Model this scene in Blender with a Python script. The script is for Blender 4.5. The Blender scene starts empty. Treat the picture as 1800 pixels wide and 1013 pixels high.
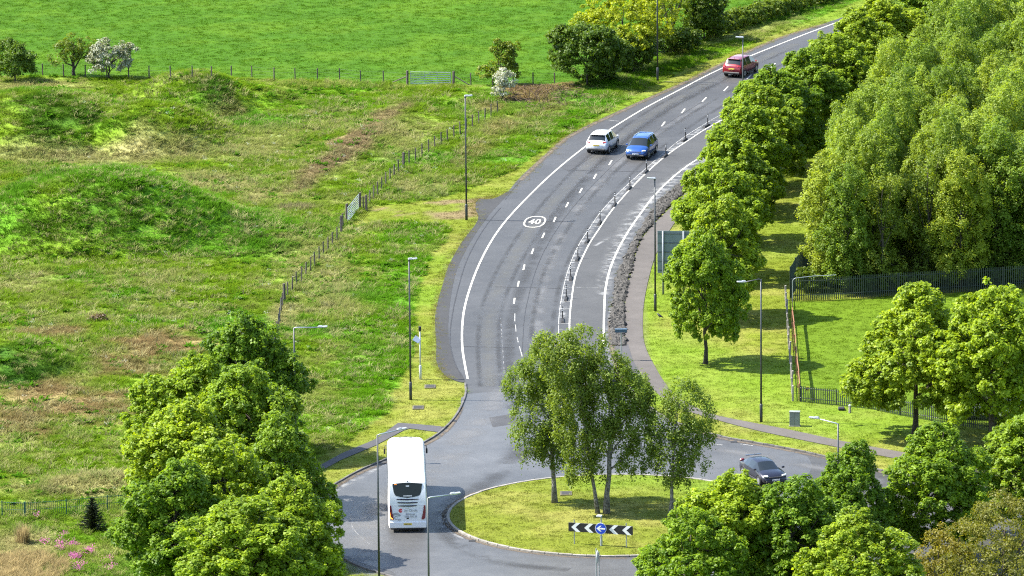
import bpy, math, random
import numpy as np
from mathutils import Vector, Matrix

S = bpy.context.scene
COL = S.collection
R = math.radians

# ------------------------------------------------------------------ camera, sky, sun, exposure
FPX = 12900.0                       # focal length in photograph pixels (1800 wide): a long lens from a high viewpoint
PITCH, ROLL = R(12.24), R(-0.5)
CAMLOC = np.array([0.0, -544.0, 118.0])
_f = np.array([0, math.cos(PITCH), -math.sin(PITCH)])
_r0 = np.array([1.0, 0, 0]); _u0 = np.array([0, math.sin(PITCH), math.cos(PITCH)])
_r = _r0 * math.cos(ROLL) + _u0 * math.sin(ROLL)
_u = -_r0 * math.sin(ROLL) + _u0 * math.cos(ROLL)
cd = bpy.data.cameras.new('camera'); cam = bpy.data.objects.new('camera', cd); COL.objects.link(cam)
cd.sensor_width = 36; cd.lens = 36 * FPX / 1800; cd.clip_start = 1; cd.clip_end = 9000
cam.matrix_world = Matrix(((_r[0], _u[0], -_f[0], CAMLOC[0]), (_r[1], _u[1], -_f[1], CAMLOC[1]),
                           (_r[2], _u[2], -_f[2], CAMLOC[2]), (0, 0, 0, 1)))
S.camera = cam

SUN_EL, SUN_AZ = R(51), R(277)      # azimuth clockwise from +Y: the sun stands to the left of the picture
W = bpy.data.worlds.new('World'); S.world = W; W.use_nodes = True
nt = W.node_tree; nt.nodes.clear()
sky = nt.nodes.new('ShaderNodeTexSky'); sky.sky_type = 'NISHITA'; sky.sun_disc = False
sky.sun_elevation = SUN_EL; sky.sun_rotation = SUN_AZ
bg = nt.nodes.new('ShaderNodeBackground'); bg.inputs[1].default_value = 0.15
wo = nt.nodes.new('ShaderNodeOutputWorld')
nt.links.new(sky.outputs[0], bg.inputs[0]); nt.links.new(bg.outputs[0], wo.inputs[0])
sd = bpy.data.lights.new('sun', 'SUN'); sd.energy = 5.0; sd.angle = R(0.5); sd.color = (1.0, 0.955, 0.87)
sun = bpy.data.objects.new('sun', sd); COL.objects.link(sun)
_sd = Vector((math.sin(SUN_AZ) * math.cos(SUN_EL), math.cos(SUN_AZ) * math.cos(SUN_EL), math.sin(SUN_EL)))
sun.rotation_euler = _sd.to_track_quat('Z', 'Y').to_euler(); sun.location = (-60, 0, 80)
S.view_settings.view_transform = 'Standard'; S.view_settings.look = 'None'
S.view_settings.exposure = 1.6; S.view_settings.gamma = 1; S.view_settings.use_curve_mapping = False
S.render.engine = 'CYCLES'
S.cycles.max_bounces = 6; S.cycles.diffuse_bounces = 4; S.cycles.glossy_bounces = 2
S.cycles.transmission_bounces = 4; S.cycles.transparent_max_bounces = 8
S.cycles.use_denoising = False; S.cycles.pixel_filter_type = 'BLACKMAN_HARRIS'; S.cycles.filter_width = 1.15; S.cycles.sample_clamp_indirect = 4
S.cycles.caustics_reflective = False; S.cycles.caustics_refractive = False

# ------------------------------------------------------------------ survey: where a traced point lies on the ground, in metres
def G(px, py, z=0.0):
    d = _f + (px - 900) / FPX * _r - (py - 506.5) / FPX * _u
    t = (z - CAMLOC[2]) / d[2]
    p = CAMLOC + t * d
    return (float(p[0]), float(p[1]))
def GP(pts, z=0.0): return [G(x, y, z) for x, y in pts]
def scale_at(py): return (((py - 506.5) * math.cos(PITCH) + FPX * math.sin(PITCH)) / 118.0)

def catmull(p, n=6, closed=False):
    p = [np.array(q, float) for q in p]; out = []; m = len(p)
    for i in range(m if closed else m - 1):
        if closed: a, b, c, d = p[(i - 1) % m], p[i], p[(i + 1) % m], p[(i + 2) % m]
        else: a, b, c, d = p[max(i - 1, 0)], p[i], p[i + 1], p[min(i + 2, m - 1)]
        for k in range(n):
            t = k / n
            out.append(0.5 * (2 * b + (c - a) * t + (2 * a - 5 * b + 4 * c - d) * t * t + (3 * b - a - 3 * c + d) * t ** 3))
    if not closed: out.append(p[-1])
    return [tuple(q) for q in out]

def inpoly(x, y, poly):
    inside = np.zeros(x.shape, bool); n = len(poly)
    for i in range(n):
        x1, y1 = poly[i]; x2, y2 = poly[(i + 1) % n]
        if y1 == y2: continue
        c = ((y1 > y) != (y2 > y)) & (x < (x2 - x1) * (y - y1) / (y2 - y1) + x1)
        inside ^= c
    return inside

_nr = np.random.default_rng(5); _lat = _nr.random((256, 256))
def vnoise(x, y):
    xi = np.floor(x).astype(int); yi = np.floor(y).astype(int); fx = x - xi; fy = y - yi
    fx = fx * fx * (3 - 2 * fx); fy = fy * fy * (3 - 2 * fy)
    a = _lat[xi & 255, yi & 255]; b = _lat[(xi + 1) & 255, yi & 255]; c = _lat[xi & 255, (yi + 1) & 255]; d = _lat[(xi + 1) & 255, (yi + 1) & 255]
    return (a * (1 - fx) + b * fx) * (1 - fy) + (c * (1 - fx) + d * fx) * fy
def fbm(x, y, s, o=4):
    v = 0; a = 0.5; t = 0
    for i in range(o):
        v = v + a * vnoise(x / s + 17.3 * i, y / s - 9.1 * i); t += a; a *= 0.5; s *= 0.5
    return v / t
def sstep(a, b, t): t = np.clip((t - a) / (b - a), 0, 1); return t * t * (3 - 2 * t)

# ------------------------------------------------------------------ object helpers
def tag(o, label=None, cat=None, group=None, kind=None):
    if label: o['label'] = label
    if cat: o['category'] = cat
    if group: o['group'] = group
    if kind: o['kind'] = kind
    return o
def thing(name, label, cat, loc=(0, 0, 0), rz=0.0, group=None):
    o = bpy.data.objects.new(name, None); COL.objects.link(o); o.empty_display_size = .3
    o.location = loc; o.rotation_euler = (0, 0, rz)
    return tag(o, label, cat, group)
def mobj(name, me, mat=None, parent=None, loc=None):
    o = bpy.data.objects.new(name, me); COL.objects.link(o)
    if mat is not None and len(me.materials) == 0: me.materials.append(mat)
    if parent: o.parent = parent
    if loc: o.location = loc
    return o
def pmesh(name, v, f, smooth=False, mat=None):
    me = bpy.data.meshes.new(name); me.from_pydata([tuple(p) for p in v], [], f); me.update()
    if smooth: me.polygons.foreach_set('use_smooth', [True] * len(me.polygons))
    if mat: me.materials.append(mat)
    return me
def copy_tree(o, parent=None):
    c = o.copy(); COL.objects.link(c); c.parent = parent
    for ch in list(o.children): copy_tree(ch, c)
    return c
class MB:
    def __init__(s): s.v = []; s.f = []
    def add(s, v, f):
        b = len(s.v); s.v += [tuple(p) for p in v]; s.f += [tuple(i + b for i in q) for q in f]; return s
    def box(s, c, d, rz=0, bev=0.0, M=None):
        x, y, z = d[0] / 2, d[1] / 2, d[2] / 2; b = bev
        if b <= 0:
            v = [(-x, -y, -z), (x, -y, -z), (x, y, -z), (-x, y, -z), (-x, -y, z), (x, -y, z), (x, y, z), (-x, y, z)]
            f = [(0, 3, 2, 1), (4, 5, 6, 7), (0, 1, 5, 4), (1, 2, 6, 5), (2, 3, 7, 6), (3, 0, 4, 7)]
        else:
            v = []
            for zz, q in ((-z, b), (-z + b, 0), (z - b, 0), (z, b)):
                for sx, sy in ((-1, -1), (1, -1), (1, 1), (-1, 1)):
                    if sx * sy > 0: v += [(sx * (x - q), sy * (y - b - q if q == 0 else y - b), zz), (sx * (x - b if q == 0 else x - b), sy * (y - q), zz)]
                    else: v += [(sx * (x - b), sy * (y - q), zz), (sx * (x - q), sy * (y - b), zz)]
            f = [tuple(range(7, -1, -1)), tuple(range(24, 32))]
            for k in range(3):
                for i in range(8): f.append((k * 8 + i, k * 8 + (i + 1) % 8, k * 8 + 8 + (i + 1) % 8, k * 8 + 8 + i))
        cr, sr = math.cos(rz), math.sin(rz)
        v = [(p[0] * cr - p[1] * sr, p[0] * sr + p[1] * cr, p[2]) for p in v]
        if M: v = [tuple(M @ Vector(p)) for p in v]
        return s.add([(p[0] + c[0], p[1] + c[1], p[2] + c[2]) for p in v], f)
    def tube(s, pts, rad, n=8, cap=True):
        pts = [Vector(p) for p in pts]
        if not hasattr(rad, '__len__'): rad = [rad] * len(pts)
        v = []; f = []; prev = None
        for i, p in enumerate(pts):
            t = (pts[min(i + 1, len(pts) - 1)] - pts[max(i - 1, 0)]).normalized()
            a = Vector((1, 0, 0)) if abs(t.x) < .8 else Vector((0, 1, 0))
            if prev is not None: a = prev
            u = (a - t * a.dot(t)).normalized(); w = t.cross(u); prev = u
            for k in range(n):
                q = 2 * math.pi * k / n; v.append(p + (u * math.cos(q) + w * math.sin(q)) * rad[i])
        for i in range(len(pts) - 1):
            for k in range(n): f.append((i * n + k, i * n + (k + 1) % n, (i + 1) * n + (k + 1) % n, (i + 1) * n + k))
        if cap: f += [tuple(range(n - 1, -1, -1)), tuple(range((len(pts) - 1) * n, len(pts) * n))]
        return s.add(v, f)
    def sphere(s, c, r, nu=8, nv=6):
        if not hasattr(r, '__len__'): r = (r, r, r)
        v = [(c[0], c[1], c[2] - r[2])]
        for j in range(1, nv):
            t = -math.pi / 2 + math.pi * j / nv
            for i in range(nu):
                a = 2 * math.pi * i / nu; v.append((c[0] + r[0] * math.cos(t) * math.cos(a), c[1] + r[1] * math.cos(t) * math.sin(a), c[2] + r[2] * math.sin(t)))
        v.append((c[0], c[1], c[2] + r[2])); f = []; n = len(v) - 1
        for i in range(nu):
            f.append((0, 1 + (i + 1) % nu, 1 + i)); f.append((n, n - nu + i, n - nu + (i + 1) % nu))
            for j in range(nv - 2): a = 1 + j * nu; f.append((a + i, a + (i + 1) % nu, a + nu + (i + 1) % nu, a + nu + i))
        return s.add(v, f)
    def mesh(s, name, mat=None, smooth=False): return pmesh(name, s.v, s.f, smooth, mat)
    def build(s, name, mat, parent=None, loc=None, smooth=False): return mobj(name, s.mesh(name, mat, smooth), None, parent, loc)

# ------------------------------------------------------------------ materials
MATS = {}
def nodes(name):
    m = bpy.data.materials.new(name); m.use_nodes = True; n = m.node_tree; n.nodes.clear(); MATS[name] = m
    return m, n.nodes, n.links
def N(ns, t, **k):
    o = ns.new(t)
    for a, b in k.items(): setattr(o, a, b)
    return o
def plain(name, col, rough=.5, metal=0.0, coat=0.0, var=.12, scale=3.0, bump=0.0, spec=.5, emit=None):
    m, ns, L = nodes(name)
    b = N(ns, 'ShaderNodeBsdfPrincipled'); o = N(ns, 'ShaderNodeOutputMaterial')
    tc = N(ns, 'ShaderNodeNewGeometry'); no = N(ns, 'ShaderNodeTexNoise'); no.inputs['Scale'].default_value = scale; no.inputs['Detail'].default_value = 5
    L.new(tc.outputs['Position'], no.inputs['Vector'])
    mr = N(ns, 'ShaderNodeMapRange'); mr.inputs[1].default_value = .3; mr.inputs[2].default_value = .7; mr.inputs[3].default_value = 1 - var; mr.inputs[4].default_value = 1 + var
    L.new(no.outputs[0], mr.inputs[0])
    mx = N(ns, 'ShaderNodeMix', data_type='RGBA', blend_type='MULTIPLY'); mx.inputs[0].default_value = 1; mx.inputs[6].default_value = (*col, 1)
    L.new(mr.outputs[0], mx.inputs[7]); L.new(mx.outputs[2], b.inputs['Base Color'])
    b.inputs['Roughness'].default_value = rough; b.inputs['Metallic'].default_value = metal; b.inputs['Coat Weight'].default_value = coat
    b.inputs['Coat Roughness'].default_value = .06; b.inputs['Specular IOR Level'].default_value = spec
    if bump:
        bp = N(ns, 'ShaderNodeBump'); bp.inputs['Strength'].default_value = bump; bp.inputs['Distance'].default_value = .05
        n2 = N(ns, 'ShaderNodeTexNoise'); n2.inputs['Scale'].default_value = scale * 6; n2.inputs['Detail'].default_value = 4
        L.new(tc.outputs['Position'], n2.inputs['Vector']); L.new(n2.outputs[0], bp.inputs['Height']); L.new(bp.outputs[0], b.inputs['Normal'])
    if emit: b.inputs['Emission Color'].default_value = (*emit[0], 1); b.inputs['Emission Strength'].default_value = emit[1]
    L.new(b.outputs[0], o.inputs[0]); return m

def leaf_mat(name, dark, light, trans=.35, attr='tone', spec=.25):
    m, ns, L = nodes(name); o = N(ns, 'ShaderNodeOutputMaterial')
    at = N(ns, 'ShaderNodeAttribute', attribute_name=attr)
    mx = N(ns, 'ShaderNodeMix', data_type='RGBA'); mx.inputs[6].default_value = (*dark, 1); mx.inputs[7].default_value = (*light, 1)
    L.new(at.outputs['Fac'], mx.inputs[0])
    oi = N(ns, 'ShaderNodeObjectInfo'); hs = N(ns, 'ShaderNodeHueSaturation')
    mr = N(ns, 'ShaderNodeMapRange'); mr.inputs[3].default_value = .475; mr.inputs[4].default_value = .503
    L.new(oi.outputs['Random'], mr.inputs[0]); L.new(mr.outputs[0], hs.inputs['Hue'])
    mr2 = N(ns, 'ShaderNodeMapRange'); mr2.inputs[3].default_value = 1.2; mr2.inputs[4].default_value = .82
    L.new(oi.outputs['Random'], mr2.inputs[0]); L.new(mr2.outputs[0], hs.inputs['Value'])
    L.new(mx.outputs[2], hs.inputs['Color'])
    p = N(ns, 'ShaderNodeBsdfPrincipled'); p.inputs['Roughness'].default_value = .5; p.inputs['Specular IOR Level'].default_value = spec
    L.new(hs.outputs[0], p.inputs['Base Color'])
    t = N(ns, 'ShaderNodeBsdfTranslucent'); h2 = N(ns, 'ShaderNodeMix', data_type='RGBA', blend_type='MULTIPLY'); h2.inputs[0].default_value = 1; h2.inputs[7].default_value = (1.35, 1.3, .4, 1)
    L.new(hs.outputs[0], h2.inputs[6]); L.new(h2.outputs[2], t.inputs['Color'])
    ms = N(ns, 'ShaderNodeMixShader'); ms.inputs[0].default_value = trans
    L.new(p.outputs[0], ms.inputs[1]); L.new(t.outputs[0], ms.inputs[2]); L.new(ms.outputs[0], o.inputs[0]); return m

def grass_mat(name, trans=.5):
    m, ns, L = nodes(name); o = N(ns, 'ShaderNodeOutputMaterial')
    at = N(ns, 'ShaderNodeAttribute', attribute_name='gcol', attribute_type='INSTANCER')
    a2 = N(ns, 'ShaderNodeAttribute', attribute_name='tone')
    mx = N(ns, 'ShaderNodeMix', data_type='RGBA', blend_type='MULTIPLY'); mx.inputs[0].default_value = 1
    mr = N(ns, 'ShaderNodeMapRange'); mr.inputs[3].default_value = .75; mr.inputs[4].default_value = 1.3
    L.new(a2.outputs['Fac'], mr.inputs[0]); L.new(at.outputs['Color'], mx.inputs[6]); L.new(mr.outputs[0], mx.inputs[7])
    d = N(ns, 'ShaderNodeBsdfDiffuse'); t = N(ns, 'ShaderNodeBsdfTranslucent'); ms = N(ns, 'ShaderNodeMixShader'); ms.inputs[0].default_value = trans
    L.new(mx.outputs[2], d.inputs[0]); L.new(mx.outputs[2], t.inputs[0]); L.new(d.outputs[0], ms.inputs[1]); L.new(t.outputs[0], ms.inputs[2])
    L.new(ms.outputs[0], o.inputs[0]); return m

def ground_mat():
    m, ns, L = nodes('ground_cover'); o = N(ns, 'ShaderNodeOutputMaterial'); p = N(ns, 'ShaderNodeBsdfPrincipled'); p.inputs['Roughness'].default_value = .95; p.inputs['Specular IOR Level'].default_value = .1
    at = N(ns, 'ShaderNodeAttribute', attribute_name='gcol'); ge = N(ns, 'ShaderNodeNewGeometry')
    prev = at.outputs['Color']
    for sc, lo, hi in ((.35, .9, 1.1), (2.2, .86, 1.15), (9.0, .74, 1.28)):
        n = N(ns, 'ShaderNodeTexNoise'); n.inputs['Scale'].default_value = sc; n.inputs['Detail'].default_value = 4; L.new(ge.outputs['Position'], n.inputs['Vector'])
        mr = N(ns, 'ShaderNodeMapRange'); mr.inputs[1].default_value = .3; mr.inputs[2].default_value = .7; mr.inputs[3].default_value = lo; mr.inputs[4].default_value = hi
        L.new(n.outputs[0], mr.inputs[0]); mx = N(ns, 'ShaderNodeMix', data_type='RGBA', blend_type='MULTIPLY'); mx.inputs[0].default_value = 1
        L.new(prev, mx.inputs[6]); L.new(mr.outputs[0], mx.inputs[7]); prev = mx.outputs[2]
    L.new(prev, p.inputs['Base Color'])
    bp = N(ns, 'ShaderNodeBump'); bp.inputs['Strength'].default_value = .55; bp.inputs['Distance'].default_value = .12
    n = N(ns, 'ShaderNodeTexNoise'); n.inputs['Scale'].default_value = 5; n.inputs['Detail'].default_value = 6; L.new(ge.outputs['Position'], n.inputs['Vector']); L.new(n.outputs[0], bp.inputs['Height']); L.new(bp.outputs[0], p.inputs['Normal'])
    L.new(p.outputs[0], o.inputs[0]); return m

def asphalt_mat(name, col, rough=.62, patch=.22, tint=(1, 1, 1)):
    m, ns, L = nodes(name); o = N(ns, 'ShaderNodeOutputMaterial'); p = N(ns, 'ShaderNodeBsdfPrincipled')
    ge = N(ns, 'ShaderNodeNewGeometry'); prev = None
    base = N(ns, 'ShaderNodeRGB'); base.outputs[0].default_value = (*[c * t for c, t in zip(col, tint)], 1); prev = base.outputs[0]
    for sc, amp, det in ((.12, patch, 3), (.9, .10, 4), (14, .16, 3)):
        n = N(ns, 'ShaderNodeTexNoise'); n.inputs['Scale'].default_value = sc; n.inputs['Detail'].default_value = det; L.new(ge.outputs['Position'], n.inputs['Vector'])
        mr = N(ns, 'ShaderNodeMapRange'); mr.inputs[1].default_value = .3; mr.inputs[2].default_value = .7; mr.inputs[3].default_value = 1 - amp; mr.inputs[4].default_value = 1 + amp
        L.new(n.outputs[0], mr.inputs[0]); mx = N(ns, 'ShaderNodeMix', data_type='RGBA', blend_type='MULTIPLY'); mx.inputs[0].default_value = 1
        L.new(prev, mx.inputs[6]); L.new(mr.outputs[0], mx.inputs[7]); prev = mx.outputs[2]
    L.new(prev, p.inputs['Base Color']); p.inputs['Roughness'].default_value = rough; p.inputs['Specular IOR Level'].default_value = .35
    bp = N(ns, 'ShaderNodeBump'); bp.inputs['Strength'].default_value = .35; bp.inputs['Distance'].default_value = .02
    n = N(ns, 'ShaderNodeTexNoise'); n.inputs['Scale'].default_value = 30; n.inputs['Detail'].default_value = 3; L.new(ge.outputs['Position'], n.inputs['Vector']); L.new(n.outputs[0], bp.inputs['Height']); L.new(bp.outputs[0], p.inputs['Normal'])
    L.new(p.outputs[0], o.inputs[0]); return m

def wear_mat(name, col, strength=.8, lo=.42, hi=.62, scale=1.2, soft=.45, stretch=(1, 1, 1), rough=.75):
    """a worn coat of dust, salt or paint lying on the tarmac: patchy, soft edged across the strip (UV x)"""
    m, ns, L = nodes(name); o = N(ns, 'ShaderNodeOutputMaterial'); p = N(ns, 'ShaderNodeBsdfPrincipled'); p.inputs['Base Color'].default_value = (*col, 1); p.inputs['Roughness'].default_value = rough
    uv = N(ns, 'ShaderNodeUVMap'); sx = N(ns, 'ShaderNodeSeparateXYZ'); L.new(uv.outputs[0], sx.inputs[0])
    a = N(ns, 'ShaderNodeMath', operation='SUBTRACT'); a.inputs[1].default_value = .5; L.new(sx.outputs[0], a.inputs[0])
    b = N(ns, 'ShaderNodeMath', operation='ABSOLUTE'); L.new(a.outputs[0], b.inputs[0])
    e = N(ns, 'ShaderNodeMapRange', interpolation_type='SMOOTHSTEP'); e.inputs[1].default_value = .5; e.inputs[2].default_value = .5 - soft; e.inputs[3].default_value = 0; e.inputs[4].default_value = 1; L.new(b.outputs[0], e.inputs[0])
    ge = N(ns, 'ShaderNodeNewGeometry'); mp = N(ns, 'ShaderNodeMapping'); mp.inputs['Scale'].default_value = stretch; L.new(ge.outputs['Position'], mp.inputs['Vector'])
    n = N(ns, 'ShaderNodeTexNoise'); n.inputs['Scale'].default_value = scale; n.inputs['Detail'].default_value = 7; n.inputs['Roughness'].default_value = .65; L.new(mp.outputs[0], n.inputs['Vector'])
    r = N(ns, 'ShaderNodeMapRange', interpolation_type='SMOOTHSTEP'); r.inputs[1].default_value = lo; r.inputs[2].default_value = hi; r.inputs[3].default_value = 0; r.inputs[4].default_value = strength; L.new(n.outputs[0], r.inputs[0])
    mu = N(ns, 'ShaderNodeMath', operation='MULTIPLY'); L.new(e.outputs[0], mu.inputs[0]); L.new(r.outputs[0], mu.inputs[1])
    L.new(mu.outputs[0], p.inputs['Alpha']); L.new(p.outputs[0], o.inputs[0]); return m

M_ground = ground_mat(); M_grass = grass_mat('grass_blades')
M_road = asphalt_mat('tarmac', (.0455, .0445, .043), .62, .2)
M_should = asphalt_mat('old_dark_tarmac', (.029, .028, .027), .8, .15)
M_cycle = asphalt_mat('cycle_tarmac', (.048, .0475, .0465), .75, .15)
M_path = asphalt_mat('brown_path', (.078, .069, .062), .9, .12)
M_pathd = asphalt_mat('dark_path', (.052, .050, .052), .85, .15)
M_white = plain('road_paint', (.42, .405, .35), .8, var=.30, scale=3.5)
M_white2 = wear_mat('worn_road_paint', (.40, .395, .37), .85, .36, .52, 4, .3)
M_kerbd = plain('kerb_dark', (.085, .080, .075), .9, var=.4, scale=1.2, bump=.4)  # dark grey concrete, with the shadow along the kerb mixed into its colour
M_kerb = plain('kerb_concrete', (.21, .195, .17), .9, var=.25, scale=2.5, bump=.4)
M_steel = plain('painted_steel_grey', (.034, .038, .042), .45, var=.1)
M_galv = plain('galvanised_steel', (.34, .37, .39), .45, .5, var=.15)
M_lgalv = plain('dull_galvanised', (.17, .19, .20), .6, .2, var=.1)
M_lgrey = plain('pale_grey_paint', (.46, .48, .49), .5, var=.1)
M_black = plain('black_rubber', (.012, .012, .013), .75, var=.2)
M_wood = plain('weathered_wood', (.075, .062, .05), .9, var=.3, scale=6, bump=.4)
M_bark = plain('bark', (.055, .042, .032), .95, var=.35, scale=5, bump=.6)
M_rust = plain('rusty_sheet', (.20, .085, .045), .85, var=.3, scale=3)
M_stone = plain('strip_stone', (.050, .046, .040), .9, var=.45, scale=4, bump=.5)
M_conc = plain('concrete_post', (.27, .25, .22), .95, var=.3, scale=4, bump=.4)

# ------------------------------------------------------------------ land form
MOUNDS = []
def mound(px, py, rx, ry, h, rot=0.0, e=1.0):
    x, y = G(px, py); MOUNDS.append((x, y, rx, ry, h, rot, e))
mound(175, 402, 12.5, 12.5, 4.6, -.05)
mound(420, 410, 6, 10, 1.0, .2)
mound(70, 230, 10.5, 13, 3.0)
mound(260, 240, 7.5, 10, 2.6)
mound(340, 178, 6.5, 9, 2.3, .1)
mound(425, 172, 5, 6, 1.0)
mound(10, 640, 5.5, 7, 1.7)
mound(175, 855, 4.5, 3.5, .6)
mound(640, 240, 3.4, 26, .5, -.26)
ISL = G(1083, 907); ISL_R = 11.15
def mheight(x, y):
    x = np.asarray(x, float); y = np.asarray(y, float); z = np.zeros(x.shape)
    for mx, my, rx, ry, h, rot, e in MOUNDS:
        c, s = math.cos(rot), math.sin(rot); dx = x - mx; dy = y - my
        t = ((c * dx + s * dy) / rx) ** 2 + ((-s * dx + c * dy) / ry) ** 2
        z = np.maximum(z, h * np.clip(1 - t, 0, 1) ** 1.2)
    return z * (0.86 + .3 * fbm(x, y, 5.0, 3))
def height(x, y):
    x = np.asarray(x, float); y = np.asarray(y, float); z = mheight(x, y)
    d = np.hypot(x - ISL[0], y - ISL[1]) / ISL_R
    return np.where(d < 1, .10 + .30 * (1 - np.clip(d, 0, 1) ** 2), z)
def GM(px, py):
    """ground point under a traced pixel, mounds included"""
    d = _f + (px - 900) / FPX * _r - (py - 506.5) / FPX * _u
    t0 = (9 - CAMLOC[2]) / d[2]; t1 = (0 - CAMLOC[2]) / d[2]
    for t in np.linspace(t0, t1, 300):
        p = CAMLOC + t * d
        if p[2] <= float(height(p[0], p[1])): break
    return float(p[0]), float(p[1]), float(height(p[0], p[1]))

# ------------------------------------------------------------------ traced outlines
ROAD_LEFT = [(1650, -25), (1560, 5), (1458, 39), (1400, 58), (1367, 68), (1263, 115), (1199, 146), (1100, 190), (1010, 233), (967, 267), (917, 310), (890, 342), (862, 376), (832, 418), (805, 470),
             (793, 520), (788, 570), (790, 615), (800, 645), (818, 676)]
ROAD_LEFT2 = [(818, 676), (818, 696), (807, 723), (790, 746), (767, 766), (747, 778), (713, 795), (678, 809), (633, 828), (600, 846), (562, 870), (540, 895), (533, 920), (545, 950), (570, 968), (600, 981), (633, 998), (690, 1016), (760, 1040), (800, 1060)]
PATH_R_L = [(1500, 118), (1420, 170), (1330, 235), (1255, 295), (1187, 358), (1130, 418), (1110, 478), (1100, 525), (1099, 591), (1110, 631), (1140, 675), (1165, 700), (1205, 722), (1260, 739), (1333, 758), (1433, 779), (1570, 806), (1700, 830), (1850, 852)]
PATH_R_R = [(1545, 124), (1460, 178), (1370, 242), (1290, 302), (1222, 350), (1180, 401), (1153, 448), (1137, 505), (1130, 555), (1133, 605), (1153, 648), (1172, 678), (1192, 700), (1220, 715), (1260, 731), (1387, 756), (1480, 776), (1577, 794), (1700, 816), (1850, 840)]
STONE_L = [(1480, 118), (1400, 170), (1310, 232), (1240, 285), (1188, 332), (1153, 363), (1124, 411), (1103, 449), (1088, 483), (1079, 524), (1075, 565), (1076, 608)]
ROAD_RIGHT = STONE_L + [(1084, 632), (1100, 672), (1135, 712), (1190, 745), (1265, 768), (1347, 783), (1447, 803), (1567, 832), (1735, 858), (1900, 880)]
ASPH = ROAD_LEFT + ROAD_LEFT2[1:] + [(1200, 1080), (1900, 1010)] + ROAD_RIGHT[::-1] + [(1600, 30), (1720, -25)]
P_ROAD = catmull(GP(ROAD_LEFT), 5)[:-1] + catmull(GP(ROAD_LEFT2), 5) + GP([(1250, 1110), (1900, 1030)]) + catmull(GP(ROAD_RIGHT[::-1]), 5) + GP([(1580, 60), (1720, -25)])
SHOULD = [(897, 337), (868, 350), (840, 352), (836, 368), (840, 388), (813, 425), (790, 465), (777, 505), (765, 555), (767, 605), (768, 640), (787, 664), (818, 672), (800, 640), (790, 605), (788, 570), (793, 520), (805, 470), (832, 418), (862, 376)]
P_SHOULD = catmull(GP(SHOULD), 4, True)
P_PATHR = catmull(GP(PATH_R_L), 5) + catmull(GP(PATH_R_R), 5)[::-1]
P_STONE = catmull(GP(STONE_L), 5) + catmull(GP([(1097, 608), (1097, 560), (1098, 525), (1107, 478), (1127, 418), (1182, 358), (1250, 296), (1325, 236), (1420, 170), (1500, 118)]), 5)
PATHL = [(440, 868), (490, 850), (537, 833), (600, 798), (660, 773), (700, 744), (740, 747), (782, 751), (774, 761), (720, 754), (710, 757), (660, 784), (600, 809), (540, 842), (490, 862), (440, 882)]
P_PATHL = GP(PATHL)
MOWNL = [(1680, -60), (1500, 5), (1400, 45), (1300, 85), (1199, 125), (1117, 167), (1033, 213), (967, 253), (900, 300), (813, 337), (760, 350), (700, 358), (650, 364), (628, 378), (608, 405), (667, 391), (740, 391), (780, 394), (790, 406), (777, 428), (753, 451), (733, 498), (727, 555), (723, 621), (713, 648), (700, 666), (693, 690), (677, 728), (633, 756), (600, 782), (530, 818), (440, 855)]
P_MOWNL = GP(MOWNL) + GP([(440, 990), (560, 1060), (700, 1080)]) + GP(ROAD_LEFT2[::-1]) + GP(ROAD_LEFT[::-1])
P_RIGHT = GP([(1172, -80)]) if False else GP(ROAD_RIGHT) + GP([(1900, -120), (1800, -120), (1560, 70)])
P_WOOD = GP([(1466, 455), (1512, 400), (1612, 290), (1706, 208), (1815, 125), (1970, 40), (2300, 40), (2300, 498), (1800, 500), (1560, 516), (1430, 522)])
P_LAWN = GP([(1390, 531), (1480, 527), (1550, 523), (1680, 515), (1900, 500), (1900, 745), (1670, 742), (1533, 719), (1407, 706)])
P_PAST = GP([(-500, 131), (77, 134), (300, 138), (440, 139), (560, 142), (700, 150), (800, 151), (945, 150), (1060, 140), (1150, 105), (1250, 62), (1330, 30), (1450, -8), (1700, -90), (1700, -700), (-1500, -700)])
P_TRACK = GP([(640, 372), (700, 362), (790, 352), (860, 348), (845, 385), (780, 388), (700, 385), (650, 385)])

def cls(x, y):
    """0 rough meadow, 1 pasture, 2 mown verge, 3 lawn, 4 wood floor, 5 island, 9 hard surface"""
    c = np.zeros(x.shape, int)
    c[inpoly(x, y, P_PAST)] = 1
    c[inpoly(x, y, P_MOWNL)] = 2
    c[inpoly(x, y, P_RIGHT)] = 2
    c[inpoly(x, y, P_LAWN)] = 3
    c[inpoly(x, y, P_WOOD)] = 4
    hard = inpoly(x, y, P_ROAD) | inpoly(x, y, P_SHOULD) | inpoly(x, y, P_PATHR) | inpoly(x, y, P_STONE) | inpoly(x, y, P_PATHL)
    c[hard] = 9
    c[np.hypot(x - ISL[0], y - ISL[1]) < ISL_R - .12] = 5
    return c

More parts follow.
